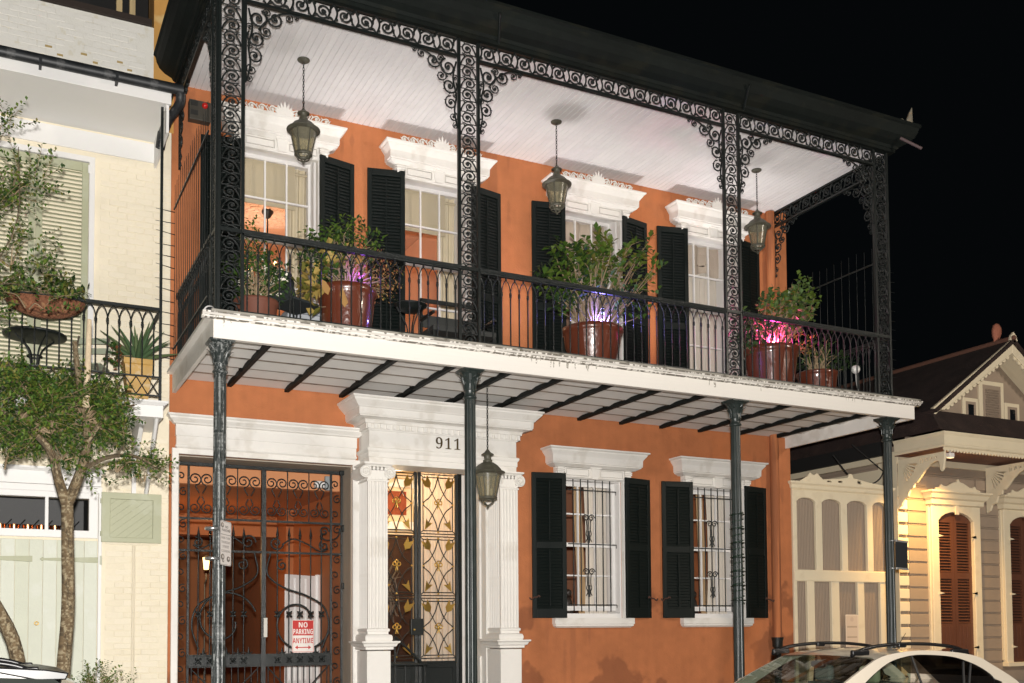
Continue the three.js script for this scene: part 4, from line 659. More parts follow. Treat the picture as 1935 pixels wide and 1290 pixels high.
{ // ground floor room and its low light
  const r = part('ground_room', house); B('room_wall', 6.52, 11.8, .15, 4.9, -4, -3.9, mat([.3, .13, .07], .8), r); B('room_wall', 6.51, 6.6, .15, 4.9, -3.9, -.41, mat([.3, .13, .07], .8), r); B('room_floor', 6.6, 11.8, .15, .3, -3.9, -.41, T.dark, r);
  B('window_seat', 7.6, 8.8, 1.6, 1.95, -.8, -.45, mat([.4, .3, .2], .7), r);
  for (const x of [7.7, 10.05]) { const s = top1('figurine', x < 9 ? 'dark figurine on the sill of the left barred window' : 'dark plant ornament on the sill of the right barred window', 'ornament', join([new THREE.SphereGeometry(.09, 10, 8).scale(.8, 1.3, .6).translate(0, .14, 0), new THREE.SphereGeometry(.06, 10, 8).translate(0, .31, 0), lathe([[0, 0], [.09, 0], [.07, .04], [0, .05]], 12)]), mat([.03, .02, .015], .5), [x + .25, 1.98, -.3]); }
  const t = thing('table_lamp', 'orange shaded lamp glowing deep inside the left barred window', 'lamp', [7.95, 2.3, -2.6]); M('base', lathe([[0, 0], [.1, 0], [.04, .1], [.06, .3], [.02, .45]], 14), T.bronze, t); M('shade', lathe([[.2, .45], [.11, .75]], 18), T.bulb(1, .35, .1, .22), t);
  lamp(new THREE.PointLight(new THREE.Color().setRGB(1, .5, .2), .8), 7.95, 2.9, -2.6, 3);
}
{ const c = thing('chandelier', 'dark iron chandelier with candle bulbs inside the leftmost upstairs window', 'chandelier', [4.12, 8.86, -3.7]);
  const med = []; for (let k = 0; k < 160; k++) { const a = k * 2.4, q = .75 * Math.sqrt(k / 160); med.push(new THREE.SphereGeometry(rr(.03, .07), 5, 4).scale(1, .4, 1.4).rotateY(a).translate(q * Math.cos(a), -.01, q * Math.sin(a))); }
  M('ceiling_medallion', join([...med, new THREE.CylinderGeometry(.78, .8, .02, 40)]), tmat(mottle([.72, .5, .4], .12, .4, 39), .8), c);
  M('canopy', lathe([[0, -.16], [.04, -.14], [.1, -.05], [.1, 0]], 14), T.iron, c); M('stem', rod([0, -.1, 0], [0, -1.35, 0], .012, 6), T.iron, c); M('hub', lathe([[0, -1.62], [.05, -1.56], [.1, -1.45], [.05, -1.36], [.02, -1.3]], 14), T.iron, c);
  for (let k = 0; k < 6; k++) { const a = k * Math.PI / 3 + .2, s = Math.sin(a), q = Math.cos(a); const y = k % 2 ? -1.25 : -1.05, R = k % 2 ? .42 : .3; M('arm', tube([[s * .04, -1.45, q * .04], [s * R * .6, -1.6, q * R * .6], [s * R, -1.42, q * R], [s * R, y - .1, q * R]], .012, 16, 5), T.iron, c); M('candle', rod([s * R, y - .12, q * R], [s * R, y, q * R], .013, 8), mat([.7, .62, .5], .7), c); M('flame_bulb', new THREE.SphereGeometry(.03, 8, 6).scale(.8, 1.5, .8), T.bulb(1, .62, .25, 9), c, [s * R, y + .04, q * R]); }
  lamp(new THREE.PointLight(new THREE.Color().setRGB(1, .68, .42), 9), 4.12, 7.5, -3.7, 12);
}
{ const d = part('room_door', house, [5.75, 5.05, -3.2]); d.rotation.y = -.35; d.userData.label = 'peach panelled room door standing open'; const m = tmat(mottle([.68, .42, .31], .08, 1, 41), .5); B('leaf', -.45, .45, 0, 2.55, -.02, .02, m, d, .005); for (const x of [-.3, -.05, .2]) B('panel', x - .07, x + .07, .2, 2.4, .02, .035, m, d, .01); M('knob', new THREE.SphereGeometry(.09, 12, 8).scale(1, 1, .3), mat([.35, .09, .03], .4), d, [.12, 1.75, .045]); B('casing', -.75, -.55, 0, 2.75, -.1, -.02, m, d, .01); B('casing', -.5, .6, 2.6, 2.75, -.1, -.03, m, d, .01); }
// entrance curtain, vestibule light
{ const g = drape(.66, 2.86, 7, .025); top1('door_curtain', 'sheer white curtain behind the right leaf of the iron entrance door', 'curtain', g, new THREE.MeshPhysicalMaterial({ color: new THREE.Color().setRGB(.82, .72, .6), roughness: .95, transmission: .45, thickness: 0, side: THREE.DoubleSide }), [5.93, 2.7, -.74]);
  const l = thing('vestibule_light', 'warm ceiling light glowing inside the entrance vestibule', 'lamp', [5.5, 4.4, -1.5]); M('fitting', lathe([[0, 0], [.12, 0], [.1, -.03], [0, -.03]], 16), T.bronze, l); M('globe', new THREE.SphereGeometry(.11, 16, 12), T.bulb(1, .72, .38, 2.2), l, [0, -.12, 0]);
  lamp(new THREE.PointLight(new THREE.Color().setRGB(1, .72, .42), 4.4), 5.55, 3.85, -1.5, 6); }
// carriageway lamps
for (const [x, y, z, lab] of [[3.05, 2.8, -3.2, 'glowing glass wall lamp seen through the carriage gate beside the left column'], [2.42, 2.6, -2.6, 'glowing wall lamp at the far left of the carriageway']]) {
  const l = thing('wall_lamp', lab, 'lamp', [x, y, z]); M('shade', lathe([[.035, -.09], [.045, 0], [.055, .1]], 16), T.bulb(1, .62, .22, 5), l); M('bracket', tube([[0, -.15, 0], [0, -.26, -.02], [0, -.3, -.12]], .014, 10, 5), T.bronze, l); M('cap', lathe([[0, .15], [.04, .12], [.065, .105]], 14), T.bronze, l);
  M('post', rod([0, -(y - .15), -.12], [0, -.3, -.12], .012, 6), T.bronze, l);
  lamp(new THREE.PointLight(new THREE.Color().setRGB(1, .55, .22), 1.1), x, y + .05, z + .2, 4);
}
// ---------------------------------------------------------------- cream brick house on the left
const cream = thing('cream_house', 'cream painted brick house with sage green shutters at the left', 'house');
{
  const trim = tmat(mottle([.8, .79, .77], .03, 2, 140), .5), sage = tmat(mottle([.42, .43, .29], .06, 1.2, 141, 256, [.5, .52, .4], .4), .55);
  const mortar = tmat(mottle([.81, .735, .575], .08, 1, 142), .9);
  const wg = ext(rect(-3, 1.995, .15, 9.42), .35, [rect(-.6, 1.08, 2.96, 3.38)]); wg.translate(0, 0, -.34); M('wall_core', muv(wg), mortar, cream);
  // painted bricks, laid in stretcher bond
  const bm = [0, 1, 2, 3].map(k => tmat(mottle([.83 - .008 * k, .755 - .009 * k, .6 - .012 * k], .04, .6 + .1 * k, 145 + k, 128, [.68, .57, .38], .16), .75, { bumpMap: fineBump, bumpScale: .002 }));
  const wm = [0, 1, 2].map(k => tmat(mottle([.82 - .012 * k, .8 - .012 * k, .74 - .02 * k], .05, .5 + .1 * k, 150 + k, 128, [.55, .45, .2], .25), .75, { bumpMap: fineBump, bumpScale: .002 }));
  const ch = .0755, full = bx(.202, .068, .03, .006), half = bx(.096, .068, .03, .006), extra = [], ex2 = [];
  let nb = 0;
  for (let r = 0; r < 125; r++) { const y = .2 + r * ch; if (y > 9.38) break; const up = y > 7.9;
    for (let k = 0; k < 16; k++) { let x = 1.99 - .105 - k * .21 + (r % 2 ? .105 : 0), w = .202, g = full; if (r % 2 && k === 0) { x = 1.99 - .05; w = .096; g = half; }
      if (up) { if (y < 8.05) continue; if (x + w / 2 > 1.77) continue; } 
      const x0 = x - w / 2, x1 = x + w / 2;
      if (x1 < -.3) continue;
      if (x0 < 1.2 && y < 3.85) continue;                       // doors below
      if (x0 < 1.1 && y > 4.3 && y < 7.62) continue;            // shutters above
      if (y > 7.62 && y < 8.0) continue;
      if (y > 4.15 && y < 4.45) continue;
      const z = rr(-.004, .004), pos = [x, y + rr(-.002, .002), z], m = up ? wm[Math.floor(rnd() * 3)] : bm[Math.floor(rnd() * 4)];
      if ((x1 > 1.2 || up) && nb < 296) { M('brick', g, m, cream, pos, [rr(-.012, .012), rr(-.01, .01), 0]); nb++; } else (up ? ex2 : extra).push(g.clone().translate(...pos));
    } }
  if (extra.length) M('brickwork', join(extra), bm[0], cream).userData.kind = 'stuff';
  if (ex2.length) M('brickwork', join(ex2), wm[0], cream).userData.kind = 'stuff';
  const flk = tmat(mottle([.4, .29, .12], .3, .3, 158), .9); // brick faces where the white paint has flaked away
  for (let k = 0; k < 9; k++) B('flaked_patch', .5 + k * .13 + rr(0, .05), .56 + k * .13 + rr(0, .07), 8.86 - (k % 3) * .076, 8.885 - (k % 3) * .076, .016, .021, flk, cream);
  B('parapet_core', -3, 1.768, 7.98, 9.42, -.2, .0125, wm[1], cream);
  // coping, louvred opening above the parapet
  B('coping', -3, 1.74, 9.425, 9.5, -.4, .06, mat([.03, .02, .015], .8), cream); B('roof_slope', -3, 1.76, 9.501, 11.5, -.9, -.5, T.dark, cream);
  for (const x of [1.34, 1.5]) B('dormer_post', x, x + .07, 9.5, 11, -.3, -.22, mat([.5, .38, .2], .8), cream);
  // eave
  B('frieze_board', -3, 1.79, 7.66, 7.9, 0, .035, trim, cream, .004); B('soffit', -3, 1.78, 7.93, 7.96, .0, 1.06, trim, cream); B('fascia', -3, 1.83, 7.925, 8.07, 1.06, 1.11, trim, cream, .006); B('eave_return', 1.78, 1.81, 7.6, 8.05, .0, 1.06, trim, cream); B('eave_roof', -3, 1.86, 8.071, 8.1, .0, 1.12, T.dark, cream);
  const gut = tmat(mottle([.015, .017, .019], .6, .5, 159, 256, [.12, .12, .12], .5), .5);
  M('gutter', muv(new THREE.CylinderGeometry(.06, .06, 5, 12, 1, false, 0, Math.PI * 2).rotateZ(Math.PI / 2)), gut, cream, [-.55, 8.09, 1.17]); for (const x of [.4, 1.2]) B('gutter_strap', x, x + .03, 8.0, 8.1, 1.1, 1.24, gut, cream);
  M('downspout_elbow', join([tube([[1.92, 8.07, 1.17], [1.93, 7.98, 1.1], [1.83, 7.85, .85], [1.8, 7.76, .6]], .055, 16, 8), rod([1.8, 7.8, .62], [1.79, 7.65, .5], .058, 8)]), gut, cream);
  // upper shuttered doors
  { const w = part('shuttered_door', cream); M('casing', ext([[-.3, 4.45], [-.22, 4.45], [-.22, 7.51], [1.02, 7.51], [1.02, 4.45], [1.085, 4.45], [1.085, 7.58], [-.3, 7.58]], .06, [], .004), trim, w, [0, 0, .001]);
    for (const [a, b] of [[-.215, .418], [.424, 1.015]]) { for (const [p, q, r, s] of [[a, a + .075, 4.46, 7.5], [b - .075, b, 4.46, 7.5], [a + .075, b - .075, 4.46, 4.6], [a + .075, b - .075, 7.39, 7.5], [a + .075, b - .075, 5.75, 5.87]]) B('shutter_frame', p, q, r, s, .004, .045, sage, w, .004);
      const sl = []; for (const [r, s] of [[4.6, 5.75], [5.87, 7.39]]) { const n = Math.round((s - r) / .05); for (let k = 0; k < n; k++) sl.push(new THREE.BoxGeometry(b - a - .15, .008, .05).rotateX(.7).translate((a + b) / 2, r + (k + .5) * (s - r) / n, .025)); } M('louvres', join(sl), sage, w).userData.kind = 'stuff'; B('shutter_back', a + .07, b - .07, 4.5, 7.45, .0015, .003, mat([.2, .2, .14], .8), w); }
    M('hinge', bx(.05, .1, .02, .004), trim, w, [1.03, 7.42, .06]); }
  // garage doors, transom window with copper pans
  { const w = part('plank_door', cream), gm = [0, 1, 2].map(k => tmat(mottle([.66 - .02 * k, .68 - .02 * k, .58 - .03 * k], .05, .9 + .2 * k, 160 + k, 256, [.74, .76, .7], .3), .6, { bumpMap: fineBump, bumpScale: .002 }));
    for (let k = 0; k < 13; k++) { const x = 1.165 - (k + 1) * .152; B('plank', x + .002, x + .15, .17, 2.84, .0, .03 + (k === 6 ? .012 : rr(0, .003)), gm[k % 3], w, .004); }
    for (const [xa, xb] of [[1.17, .52], [.44, -.3]]) { const s = ext([[xa, 2.57], [xa, 2.64], [(xa + xb) / 2, 2.628], [xb + .05, 2.617], [xb + .03, 2.63], [xb, 2.605], [xb + .03, 2.58], [xb + .05, 2.593], [(xa + xb) / 2, 2.582]].slice(0, 9), .022, [], .003); M('strap_hinge', s, sage, w, [0, 0, .036]); }
    M('hinge_barrel', rod([1.2, 2.55, .045], [1.2, 2.66, .045], .017, 8), gm[2], w); M('ring_knob', new THREE.TorusGeometry(.02, .006, 6, 16), T.gold, w, [.495, 1.84, .045]);
    M('casing', ext([[1.17, .16], [1.21, .16], [1.21, 3.5], [-3, 3.5], [-3, 3.42], [1.17, 3.42]], .055, [], .004), trim, w, [0, 0, .001]); B('lintel', -3, 1.2, 3.505, 3.66, 0, .05, trim, w, .004); M('lintel_crown', mould(4.2, .04, [[.05, .05], [.045, .03], [.01, 0]]), trim, w, [-.9, 3.66, 0]); }
  { const w = part('transom_window', cream); M('frame', ext(rect(-.75, 1.165, 2.87, 3.42), .05, [rect(-.6, .57, 2.96, 3.35), rect(.61, 1.06, 2.96, 3.35)], .004), trim, w, [0, 0, .003]); M('pane', new THREE.PlaneGeometry(1.17, .39), T.glass, w, [-.015, 3.155, .01]); M('pane', new THREE.PlaneGeometry(.45, .39), T.glass, w, [.835, 3.155, .012], [0, .004, 0]);
    B('inner_wall', -.8, 1.2, 2.7, 3.6, -1.4, -1.3, mat([.12, .12, .12], .8), w); B('inner_shelf', -.7, 1.15, 3.0, 3.03, -1.28, -.95, mat([.1, .06, .04], .6), w); B('cabinet_side', 1.1, 1.18, 2.7, 3.6, -1.3, -.37, T.dark, w); B('cabinet_top', -.8, 1.1, 3.6, 3.65, -1.3, -.37, T.dark, w); B('cabinet_floor', -.8, 1.1, 2.65, 2.7, -1.3, -.37, T.dark, w); }
  // opened transom shutter board with diagonal planks
  { const w = part('board_shutter', cream, [1.2, 2.83, .05]); w.userData.label = 'sage green board shutter with diagonal planks'; M('frame', ext(rect(0, .7, 0, .61), .035, [rect(.1, .6, .06, .53)], .004), sage, w);
    for (let k = -6; k < 9; k++) { const pl = []; // strips clipped to the opening
      const h = .066, cl = (pts, f, ip) => { const o = []; for (let i = 0; i < pts.length; i++) { const a = pts[i], b = pts[(i + 1) % pts.length], fa = f(a), fb = f(b); if (fa >= 0) o.push(a); if ((fa >= 0) !== (fb >= 0)) { const t = fa / (fa - fb); o.push([a[0] + (b[0] - a[0]) * t, a[1] + (b[1] - a[1]) * t]); } } return o; };
      let q = [[-1, k * h - .9], [1.4, k * h + 1.02], [1.4, k * h + 1.02 + h * 1.2], [-1, k * h - .9 + h * 1.2]].map(p => [p[0], p[1] - .1]); const c0 = .8; 
      q = [[0, k * .09 - .25], [.7, k * .09 + .31], [.7, k * .09 + .399], [0, k * .09 - .161]];
      q = cl(q, p => p[0] - .101); q = cl(q, p => .599 - p[0]); q = cl(q, p => p[1] - .061); q = cl(q, p => .529 - p[1]); if (q.length > 2) M('plank', ext(q, .018, [], .0015), sage, w, [0, 0, .004]); }
    for (const y of [.1, .5]) M('hinge', rod([0, y - .03, .03], [0, y + .03, .03], .014, 7), sage, w); }
  for (const x of [1.575, 1.6]) M('conduit', rod([x, .15, .025], [x, 2.8, .025], .009, 7), bm[1], cream);
  // balcony
  const bl = part('balcony', cream);
  B('slab', -3, 1.78, 4.22, 4.36, 0.02, 1.02, trim, bl, .005); M('slab_crown', mould(4.8, 1.02, [[.05, .05], [.05, .03], [.01, 0]]), trim, bl, [-.62, 4.36, 0]);
  M('bracket', ext([[0, 0], [.8, 0], [0, -.5]], .05).rotateY(-Math.PI / 2), trim, bl, [1.6, 4.22, .02]); M('strut', rod([1.72, 4.24, .95], [1.72, 3.45, .06], .028, 4), trim, bl); B('bracket_post', 1.55, 1.6, 3.2, 4.2, .02, .07, trim, bl);
  const rl = part('balcony_railing', cream, [0, 4.42, .98]);
  M('top_rail', bx(3, .035, .05), T.iron, rl, [.24, 1.08, 0]); for (const y of [.28, .06]) M('rail', bx(3, .018, .018), T.iron, rl, [.24, y, 0]);
  for (let k = 0; k < 17; k++) { const x = 1.67 - k * .127; const m = M('baluster', balG, T.iron, rl, [x, .285, 0]); m.scale.set(1.07, .985, 1); M('lattice', join([rod([x - .063, .07, 0], [x + .063, .27, 0], .006, 4), rod([x - .063, .27, 0], [x + .063, .07, 0], .006, 4)]), T.iron, rl); }
  M('corner_post', bx(.03, 3.62, .03), T.iron, rl, [1.745, 1.81, 0]); M('side_rail', bx(.035, .03, .95), T.iron, rl, [1.745, 1.08, -.48]);
}
for (let k = 0; k < 6; k++) { const p = thing('copper_pan', ['first', 'second', 'third', 'fourth', 'fifth', 'sixth'][k] + ' copper pan from the left on the shelf behind the transom window', 'pan', [.1 + k * .16, 3.032, -1.1], 0, 'copper pans'); M('pan', lathe([[0, 0], [.06, 0], [.066, .01], [.07, .085], [.066, .085], [.06, .01]], 20), mat([.7, .3, .14], .25, { metal: 1 }), p); M('handle', rod([.06, .07, 0], [.13, .15, .03], .007, 5), T.dark, p); }
{ const g = thing('aloe_plant', 'large aloe in a square yellow pot at the right end of the cream balcony', 'plant', [1.52, 4.42, .74]);
  M('pot', mould(.25, .25, [[.045, .5], [.045, .44], [.03, .43], [.03, .41], [-.02, 0]], true), tmat(mottle([.5, .3, .08], .15, .4, 170, 128, [.6, .5, .35], .5), .6), g); M('soil', bx(.24, .02, .24), T.soil, g, [0, .505, 0]);
  for (let k = 0; k < 22; k++) { const a = k * 2.4, el = 1.35 - k * .045, L = rr(.45, .62), d = V(Math.cos(a) * Math.cos(el), Math.sin(el), Math.sin(a) * Math.cos(el)); const pts = [0, .35, .7, 1].map(t => V(d.x * L * t + d.x * t * t * .06, .5 + d.y * L * t - t * t * .05, d.z * L * t + d.z * t * t * .06)); const gl = taper(pts, t => .034 * (1 - t) * (1 + .3 * t) + .002, 10, 6); M('leaf', gl, k % 3 ? leafM([.07, .12, .055], .45) : leafM([.1, .14, .06], .45), g); }
  bush(g, .5, [{ L: ['red', 'c', 'a'], n: 16, c: [-.22, .5, .05], r: [.1, .14, .1], len: .16, k: 6, leaf: .06, w: .02 }]); }
{ const g = thing('hanging_basket', 'coconut fibre basket of plants hooked on the cream balcony rail', 'planter', [.5, 5.2, 1.06]);
  M('liner', muv(new THREE.SphereGeometry(1, 24, 12, 0, 6.283, Math.PI * .5, Math.PI * .5).scale(.42, .22, .15)), tmat(mottle([.2, .08, .04], .5, .2, 171, 128, [.35, .2, .1], .6), 1, { bumpMap: fineBump, bumpScale: .02, side: THREE.DoubleSide }), g, [0, .24, 0]); M('frame', tube([...Array(24)].map((_, k) => [.42 * Math.cos(k * .2618), .24, .15 * Math.sin(k * .2618)]), .008, 60, 5, true), T.iron, g);
  M('soil', new THREE.CylinderGeometry(1, 1, .02, 20).scale(.4, 1, .14), T.soil, g, [0, .235, 0]);
  bush(g, .24, [{ L: ['a', 'c', 'olive'], n: 40, c: [.1, .36, 0], r: [.3, .13, .1], len: .2, k: 6, leaf: .09, w: .02 }, { L: ['jade', 'olive'], n: 16, c: [-.25, .36, .03], r: [.16, .1, .08], len: .18, k: 5, leaf: .09, w: .016 }]); }
{ const t = thing('bistro_table', 'round black bistro table on the cream balcony', 'table', [.42, 4.42, .5]); M('top', lathe([[0, -.02], [.3, -.02], [.34, -.01], [.345, .012], [.33, .02], [0, .02]], 32), T.iron, t, [0, .74, 0]); for (let k = 0; k < 4; k++) { const a = k * 1.571 + .5; M('leg', tube([[Math.sin(a) * .24, .72, Math.cos(a) * .24], [Math.sin(a) * .08, .56, Math.cos(a) * .08], [Math.sin(a) * .06, .25, Math.cos(a) * .06], [Math.sin(a) * .2, .01, Math.cos(a) * .2]], .01, 16, 5), T.iron, t); } M('ring', new THREE.TorusGeometry(.08, .008, 5, 16).rotateX(1.571), T.iron, t, [0, .5, 0]); }
{ const c = thing('folding_chair', 'sage green slatted folding chair beside the bistro table', 'chair', [1.0, 4.42, .5], -.4), m = mat([.3, .33, .24], .6); for (let k = 0; k < 4; k++) M('seat_slat', bx(.38, .018, .07, .004), m, c, [0, .44, -.15 + k * .09]); for (let k = 0; k < 2; k++) M('back_slat', bx(.38, .07, .018, .004), m, c, [0, .68 + k * .12, -.2]); for (const s of [-1, 1]) { M('leg', rod([s * .18, 0, .2], [s * .18, .86, -.2], .012, 5), mat([.1, .08, .06], .6), c); M('leg', rod([s * .15, 0, -.22], [s * .15, .44, .16], .012, 5), mat([.1, .08, .06], .6), c); } }
// ---------------------------------------------------------------- street trees
function treeCrown(g, blobs, dens = 2.3, leaf = .044, w = .0125) {
  const sets = ['a', 'b', 'c', 'olive'].map(k => new Leaves()), tw = [];
  for (const [x, y, z, rx, ry, rz, n, len, droop] of blobs) { const hubs = [...Array(Math.max(3, Math.round(n / 9)))].map(() => { const d = rdir(), k = .35 + .8 * Math.cbrt(rnd()); return [V(x + d.x * rx * k, y + d.y * ry * k, z + d.z * rz * k), rr(.05, .17)]; }); for (let i = 0; i < n * dens; i++) {
    const [hc, hr] = hubs[Math.floor(rnd() * hubs.length)], q = hc.clone().addScaledVector(rdir(), hr * Math.cbrt(rnd()));
    const dir = V(q.x - x, (q.y - y) * .6 + .1, q.z - z).normalize().add(rdir().multiplyScalar(.7)).normalize(), pts = spray([sets[0], sets[0], sets[1], sets[1], sets[2], sets[2], sets[3]], q, dir, len * rr(.7, 1.2), 16, leaf, w, droop);
    if (i % 3 === 0) tw.push(tube([pts[0], pts[6], pts[12], pts[16]], .0025, 6, 3));
    if (i % 9 === 0) tw.push(taper([V(x + (q.x - x) * .1, y + (q.y - y) * .1 - .1, z + (q.z - z) * .1), V((x + q.x) / 2, (y + q.y) / 2, (z + q.z) / 2), q], t => .008 * (1 - .6 * t), 6, 4));
  } }
  M('twigs', join(tw), twigM, g).userData.kind = 'stuff';
  const c = part('crown', g); ['a', 'b', 'c', 'olive'].forEach((k, i) => { M('foliage', sets[i].geo(), LM[k], c).userData.kind = 'stuff'; });
}
{ const g = thing('street_tree', 'small leaved street tree with mottled trunk before the sage plank doors', 'tree', [.6, .15, 2.75]);
  M('trunk', muv(taper([[0, 0, 0], [.02, .6, 0], [.035, 1.2, 0], [.07, 1.8, 0], [.06, 2.4, 0], [.05, 2.9, 0]], t => .074 * (1 - .25 * t), 24, 10)), bark, g);
  const limb = (pts, r) => M('limb', muv(taper(pts, t => r * (1 - .6 * t), 14, 7)), bark, g);
  limb([[.05, 2.8, 0], [-.03, 3.05, .0], [-.1, 3.3, .05], [-.3, 3.5, .1], [-.55, 3.65, .1]], .055); limb([[.05, 2.8, 0], [.13, 3.02, 0], [.2, 3.25, -.02], [.22, 3.55, 0], [.15, 3.95, 0], [.1, 4.4, 0]], .055); limb([[.18, 3.15, 0], [.4, 3.28, .05], [.65, 3.3, .1], [.9, 3.18, .1]], .028); limb([[.2, 3.4, 0], [.42, 3.7, .05], [.65, 3.82, .05]], .028);
  M('pruned_stem', muv(taper([[.2, 3.75, .1], [.21, 4.1, .12], [.22, 4.6, .12]], t => .035 * (1 - .35 * t), 8, 7)), tmat(mottle([.5, .4, .27], .3, .3, 175), .9), g);
  treeCrown(g, [[-.1, 3.6, .05, .46, .24, .4, 150, .27, .4], [.2, 3.74, .05, .3, .17, .33, 100, .26, .4], [-.42, 3.62, .1, .33, .26, .35, 90, .27, .5], [.48, 3.24, .1, .28, .08, .2, 15, .28, .6], [.74, 3.16, .1, .16, .06, .12, 8, .26, .8], [.0, 3.35, .0, .2, .14, .2, 22, .24, .5], [-.5, 3.2, .1, .1, .14, .1, 7, .24, 1], [-.3, 3.95, .1, .38, .14, .3, 30, .28, .3], [.2, 3.95, .05, .4, .1, .3, 22, .26, .2]]); }
{ const g = thing('street_tree', 'leaning small leaved tree at the left edge reaching up to the sage shutters', 'tree', [.28, .15, 2.75]);
  M('trunk', muv(taper([[.02, 0, 0], [0, .7, 0], [-.03, 1.25, 0], [-.1, 1.55, 0], [-.25, 1.85, 0], [-.5, 2.3, 0], [-.75, 3, 0], [-.8, 4, 0]], t => .075 * (1 - .35 * t), 30, 9)), bark, g);
  const limb = (pts, r) => M('limb', muv(taper(pts, t => r * (1 - .7 * t), 14, 6)), bark, g); limb([[-.8, 3.9, 0], [-.6, 4.5, .05], [-.3, 5.0, .05], [-.1, 5.5, .05], [-.1, 6.2, .05]], .014); limb([[-.5, 4.7, .05], [-.2, 4.85, .1], [.1, 4.85, .1]], .009);
  treeCrown(g, [[-.32, 6.1, .0, .2, .3, .25, 44, .3, .0], [-.15, 5.85, .0, .26, .16, .2, 22, .3, .0], [-.34, 5.4, 0, .2, .22, .25, 34, .3, .2], [-.15, 5.16, 0, .28, .12, .25, 40, .3, .2], [-.34, 4.85, 0, .24, .18, .25, 46, .3, .3], [0, 4.76, .05, .22, .08, .15, 14, .28, .3], [-.38, 4.55, .0, .2, .16, .2, 30, .3, .3]], 1.1); }
{ const g = thing('small_shrub', 'wispy small leaved shrub growing by the street tree trunk', 'shrub', [.86, .15, 2.72]); bush(g, 0, [{ L: ['a', 'b', 'olive'], n: 70, c: [.05, 1.05, 0], r: [.22, .18, .18], len: .26, k: 12, leaf: .034, w: .01, every: 1, stem: .006 }, { L: ['a', 'c'], n: 60, c: [0, .6, 0], r: [.24, .45, .2], len: .26, k: 12, leaf: .034, w: .01, every: 3, stem: .006 }, { L: ['b'], n: 6, c: [.32, 1.12, 0], r: [.1, .08, .08], len: .2, k: 10, leaf: .03, w: .009 }]); }
